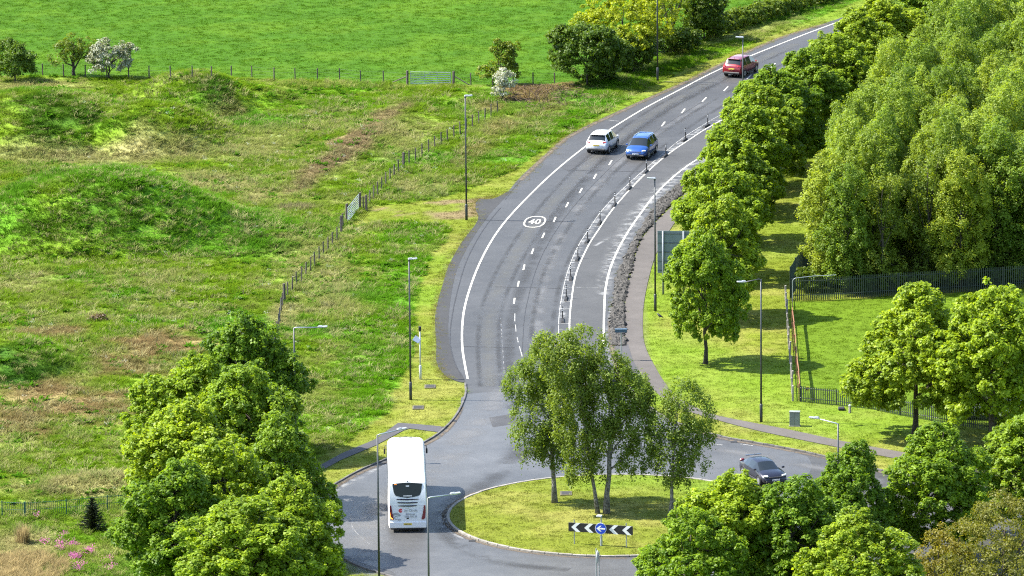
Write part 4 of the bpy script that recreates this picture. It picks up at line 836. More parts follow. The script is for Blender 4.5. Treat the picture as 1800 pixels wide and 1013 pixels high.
me = pmesh('foliage', Vv, Ff, False, ML_conif); at_ = me.attributes.new('tone', 'FLOAT', 'POINT'); at_.data.foreach_set('value', tn); mobj('foliage', me, None, sp)

# ------------------------------------------------------------------ fences and gates
def post_fence(label, posts, h, hz=1.12, w=.09, tall=(), wires=3, group='post and wire field fences'):
    p0 = posts[0]; root = thing('field_fence', label, 'fence', (p0[0], p0[1], p0[2]), 0, group)
    me = MB().box((0, 0, hz / 2 - .15), (w, w, hz + .3), bev=.012).mesh('fence_post', M_wood); mt = MB().box((0, 0, hz * .58 - .15), (w * 1.9, w * 1.9, hz * 1.16 + .3), bev=.02).mesh('fence_post', M_wood); rg = random.Random(len(posts))
    for i, p in enumerate(posts):
        o = mobj('fence_post', mt if i in tall else me, None, root); o.location = (p[0] - p0[0], p[1] - p0[1], p[2] - p0[2]); o.rotation_euler = (rg.uniform(-.03, .03), rg.uniform(-.04, .04), rg.uniform(0, 1.5))
    for k in range(wires):
        mb = MB(); zz = hz * (.35 + .28 * k); mb.tube([(p[0] - p0[0], p[1] - p0[1], p[2] - p0[2] + zz) for p in posts], .005, 4, False); mb.build('wire', M_steel, root)
    return root
ff = [GM(x, y) for x, y in ((-5, 134), (30, 134), (75, 134), (112, 135), (150, 136), (188, 137), (226, 138), (262, 138), (300, 139))]
post_fence('post and wire fence behind the hawthorns at the far left', ff, 1)
ff = [GM(x, y) for x, y in ((338, 139), (372, 139), (407, 138), (443, 138), (482, 141), (519, 142), (558, 142), (597, 142), (634, 146), (674, 147), (716, 150))]
post_fence('straight row of dark posts along the pasture left of the far gate', ff, 1, tall=(10,))
ff = [GM(x, y) for x, y in ((797, 151), (828, 151), (866, 151), (902, 151), (937, 150), (975, 150))]
post_fence('short fence running from the far gate to the dome bush', ff, 1, tall=(0,))
T1 = [(93, 950), (100, 890), (113, 840), (121, 800), (128, 735), (138, 700), (150, 655), (172, 630), (201, 595), (231, 560), (263, 530), (291, 497), (322, 462), (350, 430), (379, 395), (408, 363), (437, 330), (467, 298), (497, 267), (525, 205), (536, 175), (560, 125)]
ff = [GM(481, 632), GM(483, 612)] + [GM(460 + a / 3.75, 330 + b / 3.75 + 24) for a, b in T1]
post_fence('diagonal meadow fence below the near metal gate', ff, 1, tall=(8, 21, 23), hz=1.15)
T2 = [(632 - 600) * 3, (342) * 3]
T3 = [(639, 347), (644, 349), (650, 337), (657, 328)] + [(600 + a / 3, b / 3) for a, b in ((192, 965), (213, 940), (235, 915), (257, 893), (278, 870), (302, 847), (327, 820), (358, 800), (390, 785), (425, 760), (460, 740), (493, 720), (527, 700), (560, 685), (594, 665), (627, 645), (660, 626), (692, 608), (725, 590), (757, 572), (789, 552), (825, 535))]
ff = [GM(633, 367)] + [GM(a, b + 22) for a, b in T3]
post_fence('diagonal meadow fence climbing from the near metal gate to the white hawthorn', ff, 1, tall=(0, 2, 11))
def gate(label, a, b, h=1.1, bars=7, group='galvanised field gates'):
    A = Vector((*a[:2], 0)); B = Vector((*b[:2], 0)); d = B - A; L_ = d.length; root = thing('field_gate', label, 'gate', (a[0], a[1], a[2]), math.atan2(d.y, d.x), group)
    for x_ in (.06, L_ - .06, L_ * .36, L_ * .66): MB().tube([(x_, 0, .12), (x_, 0, h + .1)], .03 if x_ in (.06, L_ - .06) else .018, 6).build('upright', M_galv, root)
    me = MB().tube([(.06, 0, 0), (L_ - .06, 0, 0)], .024, 6).mesh('bar', M_galv)
    for k in range(bars): o = mobj('bar', me, None, root); o.location = (0, 0, .14 + (h - .06) * (k / (bars - 1)) ** 1.12)
    MB().tube([(.06, .02, .14), (L_ * .5, .02, h)], .016, 5).build('brace', M_galv, root)
    return root
gate('galvanised gate into the pasture, face on between two dark posts', GM(721, 150), GM(793, 151))
gate('galvanised gate seen at an angle at the end of the mown track', GM(611, 393), GM(631, 368), 1.15)
for (a, b, lab) in ((GM(718, 150), GM(690, 146), 'slanting timber strut propping the left post of the far gate'), (GM(797, 150), GM(826, 151), 'slanting timber strut propping the right post of the far gate')):
    mb = MB(); mb.tube([(0, 0, .85), (b[0] - a[0], b[1] - a[1], .05)], .05, 6); tag(mb.build('gate_strut', M_wood, None, a), lab, 'fence strut', 'struts of the far gate')

def palisade(label, pts, h, name='palisade_fence', step=.165, mat=None, rails=(.25, .85), group=None, limit=290):
    p = [Vector(q) for q in pts]; d = [0]
    for i in range(1, len(p)): d.append(d[-1] + (p[i] - p[i - 1]).length)
    at_s = lambda s: Vector((np.interp(s, d, [q.x for q in p]), np.interp(s, d, [q.y for q in p])))
    o0 = p[0]; root = thing(name, label, 'fence', (o0.x, o0.y, 0), 0, group); mat = mat or M_pal
    mb = MB(); w = .034; mb.add([(-w, -.008, .04), (w, -.008, .04), (w, .008, .04), (-w, .008, .04), (-w, -.008, h - .08), (w, -.008, h - .08), (w, .008, h - .08), (-w, .008, h - .08), (0, 0, h)],
                                [(0, 3, 2, 1), (0, 1, 5, 4), (1, 2, 6, 5), (2, 3, 7, 6), (3, 0, 4, 7), (4, 5, 8), (5, 6, 8), (6, 7, 8), (7, 4, 8)]); me = mb.mesh('pale', mat)
    n = min(int(d[-1] / step), limit)
    for k in range(n):
        s = (k + .5) * step; c = at_s(s) - o0; t = at_s(s + .05) - at_s(max(s - .05, 0)); o = mobj('pale', me, None, root); o.location = (c.x, c.y, 0); o.rotation_euler = (0, 0, math.atan2(t.y, t.x))
    L_ = n * step
    for z_ in rails: MB().tube([tuple((at_s(s) - o0).to_3d() + Vector((0, .045, z_ * h))) for s in np.linspace(0, L_, 14)], .03, 4).build('rail', mat, root)
    mp = MB().box((0, 0, h * .48), (.09, .07, h * .96)).mesh('fence_post', mat)
    for s in np.arange(0, L_, 2.75): c = at_s(s) - o0; o = mobj('fence_post', mp, None, root); o.location = (c.x, c.y + .1, 0)
    return root
M_pal = plain('dark_green_paint', (.018, .030, .022), .5, var=.15)
M_mesh = plain('green_wire_paint', (.012, .075, .055), .5, var=.15)
palisade('dark green palisade fence along the front of the wood', GP([(1392, 530), (1480, 527), (1550, 522), (1680, 515), (1800, 507), (1880, 502)]), 1.8, group='palisade fences')
palisade('low dark palisade fence in front of the enclosed lawn with a yellow notice', GP([(1407, 707), (1470, 713), (1533, 720), (1583, 731), (1680, 748), (1760, 762)]), 1.2, group='palisade fences')
nx_, ny_ = G(1419, 704); nb = thing('notice', 'small yellow notice fixed on the low palisade fence', 'sign', (nx_, ny_ - .06, .75)); MB().box((0, 0, .11), (.26, .02, .3), bev=.004).build('plate', plain('yellow_plate', (.7, .5, .03), .6), nb); MB().box((0, -.014, .1), (.15, .006, .12)).build('symbol', M_black, nb)
# steel hoop before the palisade
a = G(1393, 531); b = G(1470, 528); hb = thing('steel_barrier', 'pale bent steel tube standing before the dark palisade fence', 'barrier', (a[0], a[1], 0))
dx, dy = b[0] - a[0], b[1] - a[1]; MB().tube([(0, -.12, 0), (0, -.12, 1.6), (.06, -.12, 1.76), (.25, -.12, 1.86), (dx * .5, dy - .12, 1.9), (dx, dy + .3, 1.88)], .026, 8).build('tube', M_galv, hb)
# mesh fence running away beside the wood
pts_ = [Vector(G(x, y)) for x, y in ((1389, 528), (1398, 512), (1412, 492), (1427, 470), (1441, 448), (1456, 425))]; o0 = pts_[0]; mf = thing('mesh_fence', 'tall dark green mesh fence running away along the wood edge', 'fence', (o0.x, o0.y, 0))
for p in pts_: MB().box((p.x - o0.x, p.y - o0.y, 1.3), (.08, .08, 2.6), bev=.01).build('fence_post', M_mesh if False else M_pal, mf)
M_meshd = plain('mesh_wire', (.014, .032, .030), .5)
for i in range(5):
    a, b = pts_[i] - o0, pts_[i + 1] - o0; mb = MB(); L_ = (b - a).length
    for k in range(1, int(L_ / .16)): q = a.lerp(b, k * .16 / L_); mb.box((q.x, q.y, 1.28), (.022, .022, 2.4))
    for k in range(13): mb.tube([(a.x, a.y, .1 + k * .2), (b.x, b.y, .1 + k * .2)], .011, 3, False)
    mb.build('mesh_panel', M_meshd, mf)
# rusty sheet fence with its line of concrete posts, between the lawn and the tree row
ra, rb_ = Vector(G(1390, 536)), Vector(G(1406, 705)); rf = thing('rail_barrier', 'rusty brown steel rail running along the left side of the enclosed lawn', 'barrier', (rb_.x, rb_.y, 0)); dd = ra - rb_; L_ = dd.length; u_ = dd / L_; ang_ = math.atan2(dd.y, dd.x)
mrl = MB().box((0, 0, 1.16), (3.97, .05, .26), bev=.012).mesh('rail', M_rust); mrp = MB().box((0, .06, .6), (.08, .07, 1.24), bev=.01).mesh('rail_post', M_rust)
for k in range(int(L_ / 4.0)):
    c = u_ * (k * 4.0 + 2.0); o = mobj('rail', mrl, None, rf); o.location = (c.x, c.y, math.sin(k * 2.3) * .02); o.rotation_euler = (0, 0, ang_ + math.sin(k * 1.7) * .012)
    c = u_ * (k * 4.0 + .1); o = mobj('rail_post', mrp, None, rf); o.location = (c.x, c.y, 0); o.rotation_euler = (0, 0, ang_)
pf = thing('post_fence', 'line of weathered grey posts beside the rusty rail', 'fence', (rb_.x - .5, rb_.y, 0)); dd2 = Vector(G(1381, 528)) - Vector((rb_.x - .5, rb_.y)); mpst = MB().box((0, 0, .55), (.13, .13, 1.15), bev=.02).mesh('fence_post', M_conc)
for k in range(15): o = mobj('fence_post', mpst, None, pf); q = dd2 * (k / 14); o.location = (q.x, q.y, 0); o.rotation_euler = (random.Random(k).uniform(-.05, .05), random.Random(k + 50).uniform(-.06, .06), 0)
for z_ in (.4, .8): MB().tube([(0, 0, z_), (dd2.x, dd2.y, z_)], .035, 5).build('rail', M_wood, pf)
# green wire fence at the lower left
gp = [Vector(G(x, y)) for x, y in ((-60, 912), (4, 909), (44, 911), (117, 906), (189, 899), (262, 893), (335, 888))]; o0 = gp[0]; wf = thing('wire_fence', 'low green wire mesh fence behind the small spruce', 'fence', (o0.x, o0.y, 0))
mw = MB().box((0, 0, .55), (.022, .022, 1.0)).mesh('wire', M_mesh)
for i, p in enumerate(gp):
    big_ = i == 2; MB().box((p.x - o0.x, p.y - o0.y, .55), (.13 if big_ else .07, .1 if big_ else .06, 1.12), bev=.008).build('fence_post', M_mesh, wf)
    if i:
        a, b = gp[i - 1] - o0, p - o0
        for k in range(1, int((b - a).length / .13)): q = a.lerp(b, k * .13 / (b - a).length); o = mobj('wire', mw, None, wf); o.location = (q.x, q.y, 0)
        for z_ in (.12, .55, 1.02): MB().tube([(a.x, a.y, z_), (b.x, b.y, z_)], .012, 4, False).build('rail', M_mesh, wf)

# ------------------------------------------------------------------ street lamps
M_head = plain('lamp_head_grey', (.27, .285, .30), .4, .2); M_lens = plain('lamp_lens', (.6, .6, .56), .2)
def lamp(label, px, py, H, arm, ax, ay=0.0, rise=.08, base_h=1.25):
    x_, y_ = G(px, py); r = thing('street_lamp', label, 'street lamp', (x_, y_, 0), 0, 'street lamps along the roads')
    MB().tube([(0, 0, -.05), (0, 0, base_h), (0, 0, base_h + .06)], [.105, .105, .075], 10).build('base', M_steel, r, smooth=True)
    MB().tube([(0, 0, base_h), (0, 0, H * .6), (0, 0, H)], [.072, .06, .05], 10).build('pole', M_steel, r, smooth=True)
    MB().box((0, -.107, .55), (.10, .012, .4)).build('access_door', M_steel, r)
    u = Vector((ax, ay, 0)).normalized()
    if arm > .7: MB().tube([(0, 0, H - .05), tuple(u * .15 + Vector((0, 0, H + .02))), tuple(u * arm + Vector((0, 0, H + rise * arm)))], [.045, .04, .032], 8).build('arm', M_galv if arm > 1.2 else M_steel, r, smooth=True)
    else: MB().box((0, 0, H + .02), (.14, .14, .14), bev=.02).build('cap', M_steel, r)
    h = MB(); rz = math.atan2(u.y, u.x); c = u * (arm + .22) + Vector((0, 0, H + rise * arm + .05))
    if arm <= .7: c = u * (arm * .5) + Vector((0, 0, H + .12))
    h.box((0, 0, 0), (.66, .27, .08), bev=.025); h.box((-.16, 0, .055), (.26, .18, .05), bev=.015)
    ho = h.build('lamp_head', M_head, r); ho.location = c; ho.rotation_euler = (0, -.06, rz)
    MB().box((.06, 0, -.048), (.38, .2, .015)).build('lens', M_lens, ho)
    return r
lamp('street lamp on the mown verge where the gate track meets the road', 820, 387, 9.9, .5, 1, .2)
lamp('street lamp beside the white monitoring post on the left verge', 722, 703, 10.1, .5, 1, .1)
lamp('long armed street lamp half hidden by the big maple clump', 520, 812, 9.4, 1.75, 1, -.05, .02)
lamp('tall street lamp just left of the coach, its arm over the coach front', 667, 1050, 10.6, 1.5, 1, .5, .10)
lamp('street lamp standing in front of the coach right side with pale arm', 755, 1140, 9.6, 1.55, 1, .3, .06)
lamp('street lamp beside the yellow green hedge tree at the top edge', 1156, 145, 10, .5, 1, 0)
lamp('street lamp rising from the maples in front of the red car', 1306, 278, 10, .5, -1, .1)
lamp('street lamp beside the big green road sign', 1152, 547, 10.0, .5, -1, .1)
lamp('street lamp on the lawn above the grey cabinet with left pointing arm', 1338, 742, 10.2, 1.2, -1, -.3, -.10)
lamp('street lamp whose pale head shows above the maples by the footpath', 1473, 1000, 9.6, 1.35, -1, .25, .2)

# ------------------------------------------------------------------ signs, posts, bollards, cabinets
M_soil = plain('bare_soil', (.085, .075, .05), .95, var=.35, scale=4)
def chev_board():
    a, b = Vector(G(1009, 957, .2)), Vector(G(1103, 963, .2)); d = b - a; ang_ = math.atan2(d.y, d.x); m = (a + b) / 2; z0 = float(height(m.x, m.y))
    r = thing('chevron_sign', 'black and white chevron board with blue arrow disc on the island', 'road sign', (m.x, m.y, z0), ang_)
    Lb = 4.36; M_blk = plain('sign_black', (.012, .012, .014), .45, var=.05); M_wh = plain('sign_white', (.72, .72, .70), .5, var=.05); M_bl = plain('sign_blue', (.008, .05, .42), .4, var=.05)
    MB().box((0, 0, 1.15), (Lb, .03, .60), bev=.012).build('board', M_blk, r)
    for cx in (-1.98, -1.10, .58, 1.46):
        v = []; w_ = .34; hh = .298; dx_ = .33
        for y_ in (-.024, -.0165): v += [(cx + dx_, y_, 1.15 + hh), (cx + dx_ + w_ * .85, y_, 1.15 + hh), (cx + w_ * .85, y_, 1.15), (cx + dx_ + w_ * .85, y_, 1.15 - hh), (cx + dx_, y_, 1.15 - hh), (cx, y_, 1.15)]
        f = [(0, 5, 2, 1), (5, 4, 3, 2)] + [(i, (i + 1) % 6, 6 + (i + 1) % 6, 6 + i) for i in range(6)]
        mobj('chevron', pmesh('chevron', v, f), M_wh, r)
    for x_ in (-1.80, 1.72): MB().tube([(x_, .06, -.25), (x_, .06, 1.62)], .035, 8).build('post', M_galv, r)
    MB().tube([(.02, .07, -.25), (.02, .07, .62), (.02, .07, .66)], [.085, .085, .05], 10).build('post_base', M_galv, r); MB().tube([(.02, .07, .62), (.02, .07, 1.98)], .045, 8).build('post', M_galv, r)
    MB().tube([(.02, -.02, 1.17), (.02, -.045, 1.17)], .385, 36).build('disc_rim', M_wh, r); dc = MB().tube([(.02, -.044, 1.17), (.02, -.052, 1.17)], .355, 36).build('disc', M_bl, r)
    ar = [(-.29, 0), (-.05, .19), (-.05 + .11, .19), (-.09, .05), (.30, .05), (.30, -.05), (-.09, -.05), (.06, -.19), (-.05, -.19)]
    v = [(x_ + .02, -.0575, 1.17 + z_) for x_, z_ in ar] + [(x_ + .02, -.0525, 1.17 + z_) for x_, z_ in ar]; n_ = len(ar)
    mobj('arrow', pmesh('arrow', v, [tuple(range(n_))[::-1]] + [(i, (i + 1) % n_, n_ + (i + 1) % n_, n_ + i) for i in range(n_)]), M_wh, dc)
    lp = MB().box((-.06, -.08, 2.03), (.34, .3, .09), bev=.02).build('sign_light', M_lgrey, r)
chev_board()
def big_sign():
    x_, y_ = G(1166, 517); r = thing('road_sign', 'large road sign seen from its grey green back beside the footpath', 'road sign', (x_, y_, 0), R(-4)); M_back = plain('sign_back', (.15, .19, .19), .5, .1, var=.12, scale=1)
    MB().box((.95, .0, 3.25), (2.75, .025, 3.25), bev=.01).build('panel', M_back, r)
    for k in range(5): MB().box((.95, -.03, 1.85 + k * .70), (2.72, .035, .05)).build('stiffener', plain('sign_rail', (.07, .085, .085), .5, .3) if k == 0 else MATS['sign_rail'], r)
    for q in (0, 1.55): MB().tube([(q, -.10, -.05), (q, -.10, 4.86)], .075, 10).build('post', M_lgalv, r, smooth=True)
big_sign()
x_, y_ = G(1092, 634); r = thing('road_sign', 'small blue backed sign on a thin pole by the stone strip', 'road sign', (x_, y_, 0)); MB().tube([(0, 0, 0), (0, 0, 2.25)], .035, 8).build('post', M_galv, r); MB().box((0, -.05, 2.2), (.86, .03, .22), bev=.006).build('panel', plain('sign_back_blue', (.05, .09, .13), .5), r); MB().box((0, .03, 2.33), (.9, .28, .03), bev=.006).build('hood', MATS['sign_back_blue'], r)
x_, y_ = G(739, 667); r = thing('monitoring_post', 'white post with a black camera and a solar panel on the left verge', 'post', (x_, y_, 0)); MB().tube([(0, 0, -.05), (0, 0, 1.0), (0, 0, 1.06)], [.09, .09, .055], 10).build('base', M_lgrey, r, smooth=True); MB().tube([(0, 0, 1.0), (0, 0, 3.55)], .05, 8).build('pole', M_lgrey, r, smooth=True)
MB().box((0, 0, 3.72), (.2, .24, .34), bev=.03).build('camera_head', M_black, r); o = MB().box((0, 0, 0), (.5, .03, .42), bev=.006).build('solar_panel', plain('solar_blue', (.16, .2, .26), .25), r); o.location = (-.22, -.06, 2.95); o.rotation_euler = (R(-38), R(28), R(-20))
x_, y_ = G(1051, 1042); r = thing('sign_post', 'slim sign seen edge on at the bottom edge before the island', 'road sign', (x_, y_, 0), R(82)); MB().tube([(0, .10, -.05), (0, .10, 2.9)], .036, 8).build('post', M_galv, r); MB().tube([(.02, .04, 2.35), (.02, .0, 2.35)], .42, 24).build('disc', M_lgrey, r); MB().tube([(-.1, -.1, 0), (-.1, -.1, 2.72)], .03, 8).build('post', M_galv, r)
x_, y_ = G(1397, 749); r = thing('utility_cabinet', 'grey green roadside cabinet on the lawn by the footpath', 'cabinet', (x_, y_, 0), R(-8)); M_cab = plain('cabinet_paint', (.17, .19, .175), .6, var=.2); MB().box((0, 0, .50), (.70, .40, 1.0), bev=.015).build('body', M_cab, r); MB().box((0, 0, 1.03), (.76, .46, .06), bev=.015).build('lid', M_cab, r); MB().box((-.175, -.206, .5), (.33, .012, .9)).build('door', M_cab, r); MB().box((.175, -.206, .5), (.33, .012, .9)).build('door', M_cab, r); MB().box((0, 0, .0), (.78, .48, .1)).build('plinth', M_conc, r)
x_, y_ = G(1494, 726); r = thing('marker_post', 'stubby grey marker post with pale cap by the low palisade', 'post', (x_, y_, 0)); MB().tube([(0, 0, -.05), (0, 0, .5)], .09, 10).build('body', M_conc, r); MB().tube([(0, 0, .5), (0, 0, .58)], .1, 10).build('cap', M_lgrey, r)
x_, y_ = G(1479, 721); tag(MB().box((0, 0, .1), (.45, .5, .22), bev=.05).build('debris', M_black, None, (x_, y_, 0)), 'low dark lump lying in grass left of the stubby marker post', 'debris')
for px, py, lab in ((756, 680, 'grey cover slab in the verge beside the monitoring post'), (735, 717, 'grey cover slab in the verge just below the street lamp'), (753, 676, None), (995, 876, 'grey cover slab on the island right of the left birch')):
    if lab is None: continue
    x_, y_ = G(px, py, .02); h_ = float(height(x_, y_)); r = thing('manhole_cover', lab, 'manhole cover', (x_, y_, h_), 0, 'manhole covers in the grass'); MB().box((0, 0, .03), (.8, 1.05, .08), bev=.02).build('surround', M_soil, r); MB().box((0, 0, .075), (.6, .8, .02)).build('lid', M_should, r)
# flexible wands on rubber blocks between the lanes
wp = [(989, 565), (995, 527), (1003, 491), (1015, 457), (1032, 426), (1054, 394), (1080, 362), (1106, 333), (1135, 304), (1169, 276), (1203, 248), (1242, 223), (1284, 197), (1330, 170)]
cin = [Vector(p) for p in ci]; M_refl = plain('reflective_band', (.6, .6, .6), .4)
w0 = None
for i, (px, py) in enumerate(wp):
    p = Vector(G(px, py)); k = min(range(len(cin)), key=lambda q: (cin[q] - p).length); t = cin[min(k + 1, len(cin) - 1)] - cin[max(k - 1, 0)]; rz = math.atan2(t.y, t.x)
    if w0 is None:
        r = w0 = thing('lane_wand', '', 'bollard', (0, 0, 0), 0, 'wand bollards between road and cycle lane')
        mb = MB(); mb.add([(-.75, -.13, 0), (.75, -.13, 0), (.75, .13, 0), (-.75, .13, 0), (-.5, -.08, .13), (.62, -.08, .13), (.62, .08, .13), (-.5, .08, .13)], [(0, 3, 2, 1), (4, 5, 6, 7), (0, 1, 5, 4), (1, 2, 6, 5), (2, 3, 7, 6), (3, 0, 4, 7)]); mb.build('rubber_block', M_black, r)
        MB().tube([(-.3, 0, .1), (-.3, 0, .2), (-.3, 0, 1.0), (-.3, 0, 1.03)], [.075, .042, .042, .02], 10).build('wand', M_black, r)
        for z_ in (.72, .86): MB().tube([(-.3, 0, z_), (-.3, 0, z_ + .07)], .0445, 10, False).build('reflective_band', M_refl, r)
    else: r = copy_tree(w0)
    r.location = (p.x, p.y, .038); r.rotation_euler = (0, 0, rz + random.Random(i).uniform(-.04, .04))
    r['label'] = 'black lane wand on a rubber block, %s one up the road from the roundabout' % ORD[i] if i else 'black lane wand nearest the birch trees, first of the line'
# a crow on the lawn
x_, y_ = G(1160, 561); r = thing('crow', 'black crow standing on the lawn below the lamp post', 'bird', (x_, y_, .02), R(150))
M_crow = plain('crow_feathers', (.008, .008, .010), .5)
bm_v = MB(); bm_v.tube([(-.30, 0, .13), (-.16, 0, .17), (-.05, 0, .21), (.06, 0, .25), (.12, 0, .30), (.155, 0, .345), (.19, 0, .36), (.225, 0, .355), (.245, 0, .35), (.30, 0, .34)], [.02, .045, .085, .095, .075, .052, .05, .04, .02, .004], 10)
bm_v.build('body', M_crow, r, smooth=True)
for s in (-1, 1):
    MB().tube([(.02, s * .04, .17), (.0, s * .045, .08), (.01, s * .045, .0)], [.02, .01, .008], 6).build('leg', M_crow, r)
    mb = MB(); mb.add([(.08, s * .085, .27), (-.02, s * .105, .26), (-.28, s * .05, .15), (-.12, s * .09, .17), (.05, s * .09, .19)], [(0, 1, 2, 3, 4)]); mb.build('wing', M_crow, r)

# ------------------------------------------------------------------ vehicles
M_glass = plain('tinted_glass', (.012, .016, .018), .08, coat=.0, var=.05, spec=.55)
M_tyre = plain('tyre_rubber', (.014, .014, .015), .85); M_rim = plain('alloy_rim', (.35, .36, .37), .35, .7); M_trim = plain('black_trim', (.016, .016, .017), .6)
M_red = plain('tail_lamp_red', (.28, .012, .014), .25, coat=.5); M_clear = plain('headlamp_clear', (.62, .63, .62), .12, coat=.6); M_amber = plain('indicator_amber', (.75, .22, .02), .3)
M_yplate = plain('yellow_plate_glossy', (.72, .52, .05), .45); M_wplate = plain('white_plate', (.7, .7, .68), .45); M_chrome = plain('chrome', (.6, .6, .6), .15, .9)
def ring(y, w, zb, zm, zl, wr, zt):
    half = [(0, zb), (w * .82, zb), (w * .985, zb + (zm - zb) * .45), (w, zm), (w * .975, zl), (wr, zt - .055), (wr * .80, zt - .004), (wr * .4, zt + .016), (0, zt + .022)]
    return [(x_, y, z_) for x_, z_ in half] + [(-x_, y, z_) for x_, z_ in half[-2:0:-1]]
def car(label, kind, px, py, fx_, fy_, paint, st, front=True, rails=False, plate_front=False, fascia=None, W_=.92):
    """px,py: ground under the middle of the visible end; fx,fy heading"""
    p = Vector(G(px, py)); h = Vector((fx_, fy_)).normalized(); y0 = min(s[0] for s in st); y1 = max(s[0] for s in st)
    c = p - h * (y1 if front else y0); rz = math.atan2(h.y, h.x) - math.pi / 2
    r = thing('parked_car' if False else kind, label, 'car', (c.x, c.y, .034), rz, 'cars on the roads')
    P_ = [ring(*s[:7]) for s in st]; n = len(P_[0]); v = [q for a in P_ for q in a]; body = []; ws = []; rw_ = []; sd_ = []
    for i in range(len(st) - 1):
        for k in range(n):
            f = (i * n + k, i * n + (k + 1) % n, (i + 1) * n + (k + 1) % n, (i + 1) * n + k); fl = st[i][7] if len(st[i]) > 7 else ''
            top = k in (5, 6, 7, 8, 9, 10); side = k in (4, 11)
            if 'W' in fl and top: ws.append(f)
            elif 'R' in fl and top: rw_.append(f)
            elif 'S' in fl and side: sd_.append(f)
            else: body.append(f)
    body += [tuple(range(n - 1, -1, -1)), tuple(range((len(st) - 1) * n, len(st) * n))]
    def part(name, faces, mat, smooth=True):
        used = sorted({i for f in faces for i in f}); mp = {a: b for b, a in enumerate(used)}; me = pmesh(name, [v[i] for i in used], [tuple(mp[i] for i in f)[::-1] for f in faces], smooth, mat); return mobj(name, me, None, r)
    b_ = part('body', body, paint); part('windscreen', ws, M_glass); part('rear_window', rw_, M_glass)
    for s in (0, 1): part('side_window', [f for f in sd_ if (v[f[0]][0] > 0) == bool(s)], M_glass)
    wy = (y0 + .82, y1 - .88)
    tm = MB().tube([(-.11, 0, 0), (-.10, 0, 0), (.10, 0, 0), (.11, 0, 0)], [.30, .34, .34, .30], 20).mesh('wheel', M_tyre, False); rm = MB().tube([(-.116, 0, 0), (.116, 0, 0)], .22, 14).mesh('rim', M_rim)
    am = []
    for s in (-1, 1):
        for y_ in wy:
            o = mobj('wheel', tm, None, r); o.location = (s * (W_ - .10), y_, .34); q = mobj('rim', rm, None, o)
            mb = MB(); v2 = []; f2 = []
            for k in range(15):
                a = math.pi * (-.04 + 1.08 * k / 14)
                for rr, xx in ((.36, s * (W_ - .02)), (.43, s * (W_ + .012)), (.45, s * (W_ - .03))): v2.append((xx, y_ + rr * math.cos(a), .34 + rr * math.sin(a)))
            for k in range(14):
                for j in range(2): f2.append((3 * k + j, 3 * k + j + 1, 3 * k + j + 4, 3 * k + j + 3))
            mobj('wheel_arch', pmesh('wheel_arch', v2, f2), M_trim, r)
        MB().box((s * (W_ - .005), (wy[0] + wy[1]) / 2, .33), (.05, wy[1] - wy[0] - .8, .14), bev=.02).build('sill', M_trim, r)
        o = MB().box((0, 0, 0), (.2, .11, .13), bev=.035).build('wing_mirror', paint, r); o.location = (s * (W_ + .10), y1 - 1.25, 1.06)
        if rails: MB().tube([(s * .56, y0 + .6, st[3][6] + .03), (s * .575, y0 + .75, st[3][6] + .07), (s * .575, y1 - 2.0, st[4][6] + .05), (s * .56, y1 - 1.85, st[4][6] - .02)], .022, 6).build('roof_rail', M_chrome, r)
        o = MB().box((0, 0, 0), (.36, .14, .17), bev=.05).build('tail_light', M_red, r); o.location = (s * (W_ - .24), y0 + .115, 1.0); o.rotation_euler = (R(-10), 0, s * R(22))
        o = MB().box((0, 0, 0), (.36, .20, .14), bev=.05).build('headlight', M_clear, r); o.location = (s * (W_ - .26), y1 - .18, .77); o.rotation_euler = (R(20), 0, -s * R(26))
    MB().box((0, y0 + .03, .43), (1.5, .16, .2), bev=.05).build('rear_bumper', M_trim, r); MB().box((0, y1 - .02, .40), (1.42, .12, .16), bev=.04).build('front_grille', M_trim, r); MB().box((0, y1 - .06, .68), (.95, .12, .10), bev=.03).build('grille', M_trim, r)
    pb = MB().box((0, 0, 0), (.52, .02, .115), bev=.004).build('number_plate', M_yplate, r); pb.location = (0, y0 - .035, .80) ; pb.rotation_euler = (R(-6), 0, 0)
    for k in range(6): MB().box((-.18 + k * .07 + (.03 if k > 3 else 0), -.012, 0), (.035, .006, .07)).build('plate_character', M_black, pb)
    pb = MB().box((0, 0, 0), (.52, .02, .115), bev=.004).build('number_plate', M_wplate, r); pb.location = (0, y1 + .045, .52)
    for k in range(6): MB().box((-.18 + k * .07 + (.03 if k > 3 else 0), .012, 0), (.035, .006, .07)).build('plate_character', M_black, pb)
    MB().box((0, y0 + .46, st[3][6] + .015), (1.15, .22, .035), bev=.012).build('spoiler', paint, r)
    MB().tube([(0, y0 + .75, st[3][6] + .02), (0, y0 + .66, st[3][6] + .14)], [.02, .006], 5).build('aerial', M_trim, r)
    return r
SUV = [(-2.20, .78, .45, .62, .93, .66, .97), (-2.13, .88, .36, .66, .99, .72, 1.06), (-2.00, .91, .29, .70, 1.03, .73, 1.17, 'R'), (-1.66, .92, .25, .70, 1.05, .65, 1.60, 'S'), (-.85, .92, .25, .70, 1.02, .67, 1.67), (-.78, .92, .25, .70, 1.02, .67, 1.67, 'S'),
       (.12, .92, .25, .68, .99, .67, 1.655), (.18, .92, .25, .68, .99, .67, 1.65, 'S'), (.58, .92, .25, .68, .98, .65, 1.58, 'WS'), (1.32, .92, .25, .66, .96, .76, 1.08), (1.72, .90, .26, .64, .91, .75, 1.02), (1.98, .87, .30, .6, .80, .70, .88), (2.14, .79, .36, .57, .70, .6, .76), (2.20, .66, .42, .55, .62, .5, .66)]
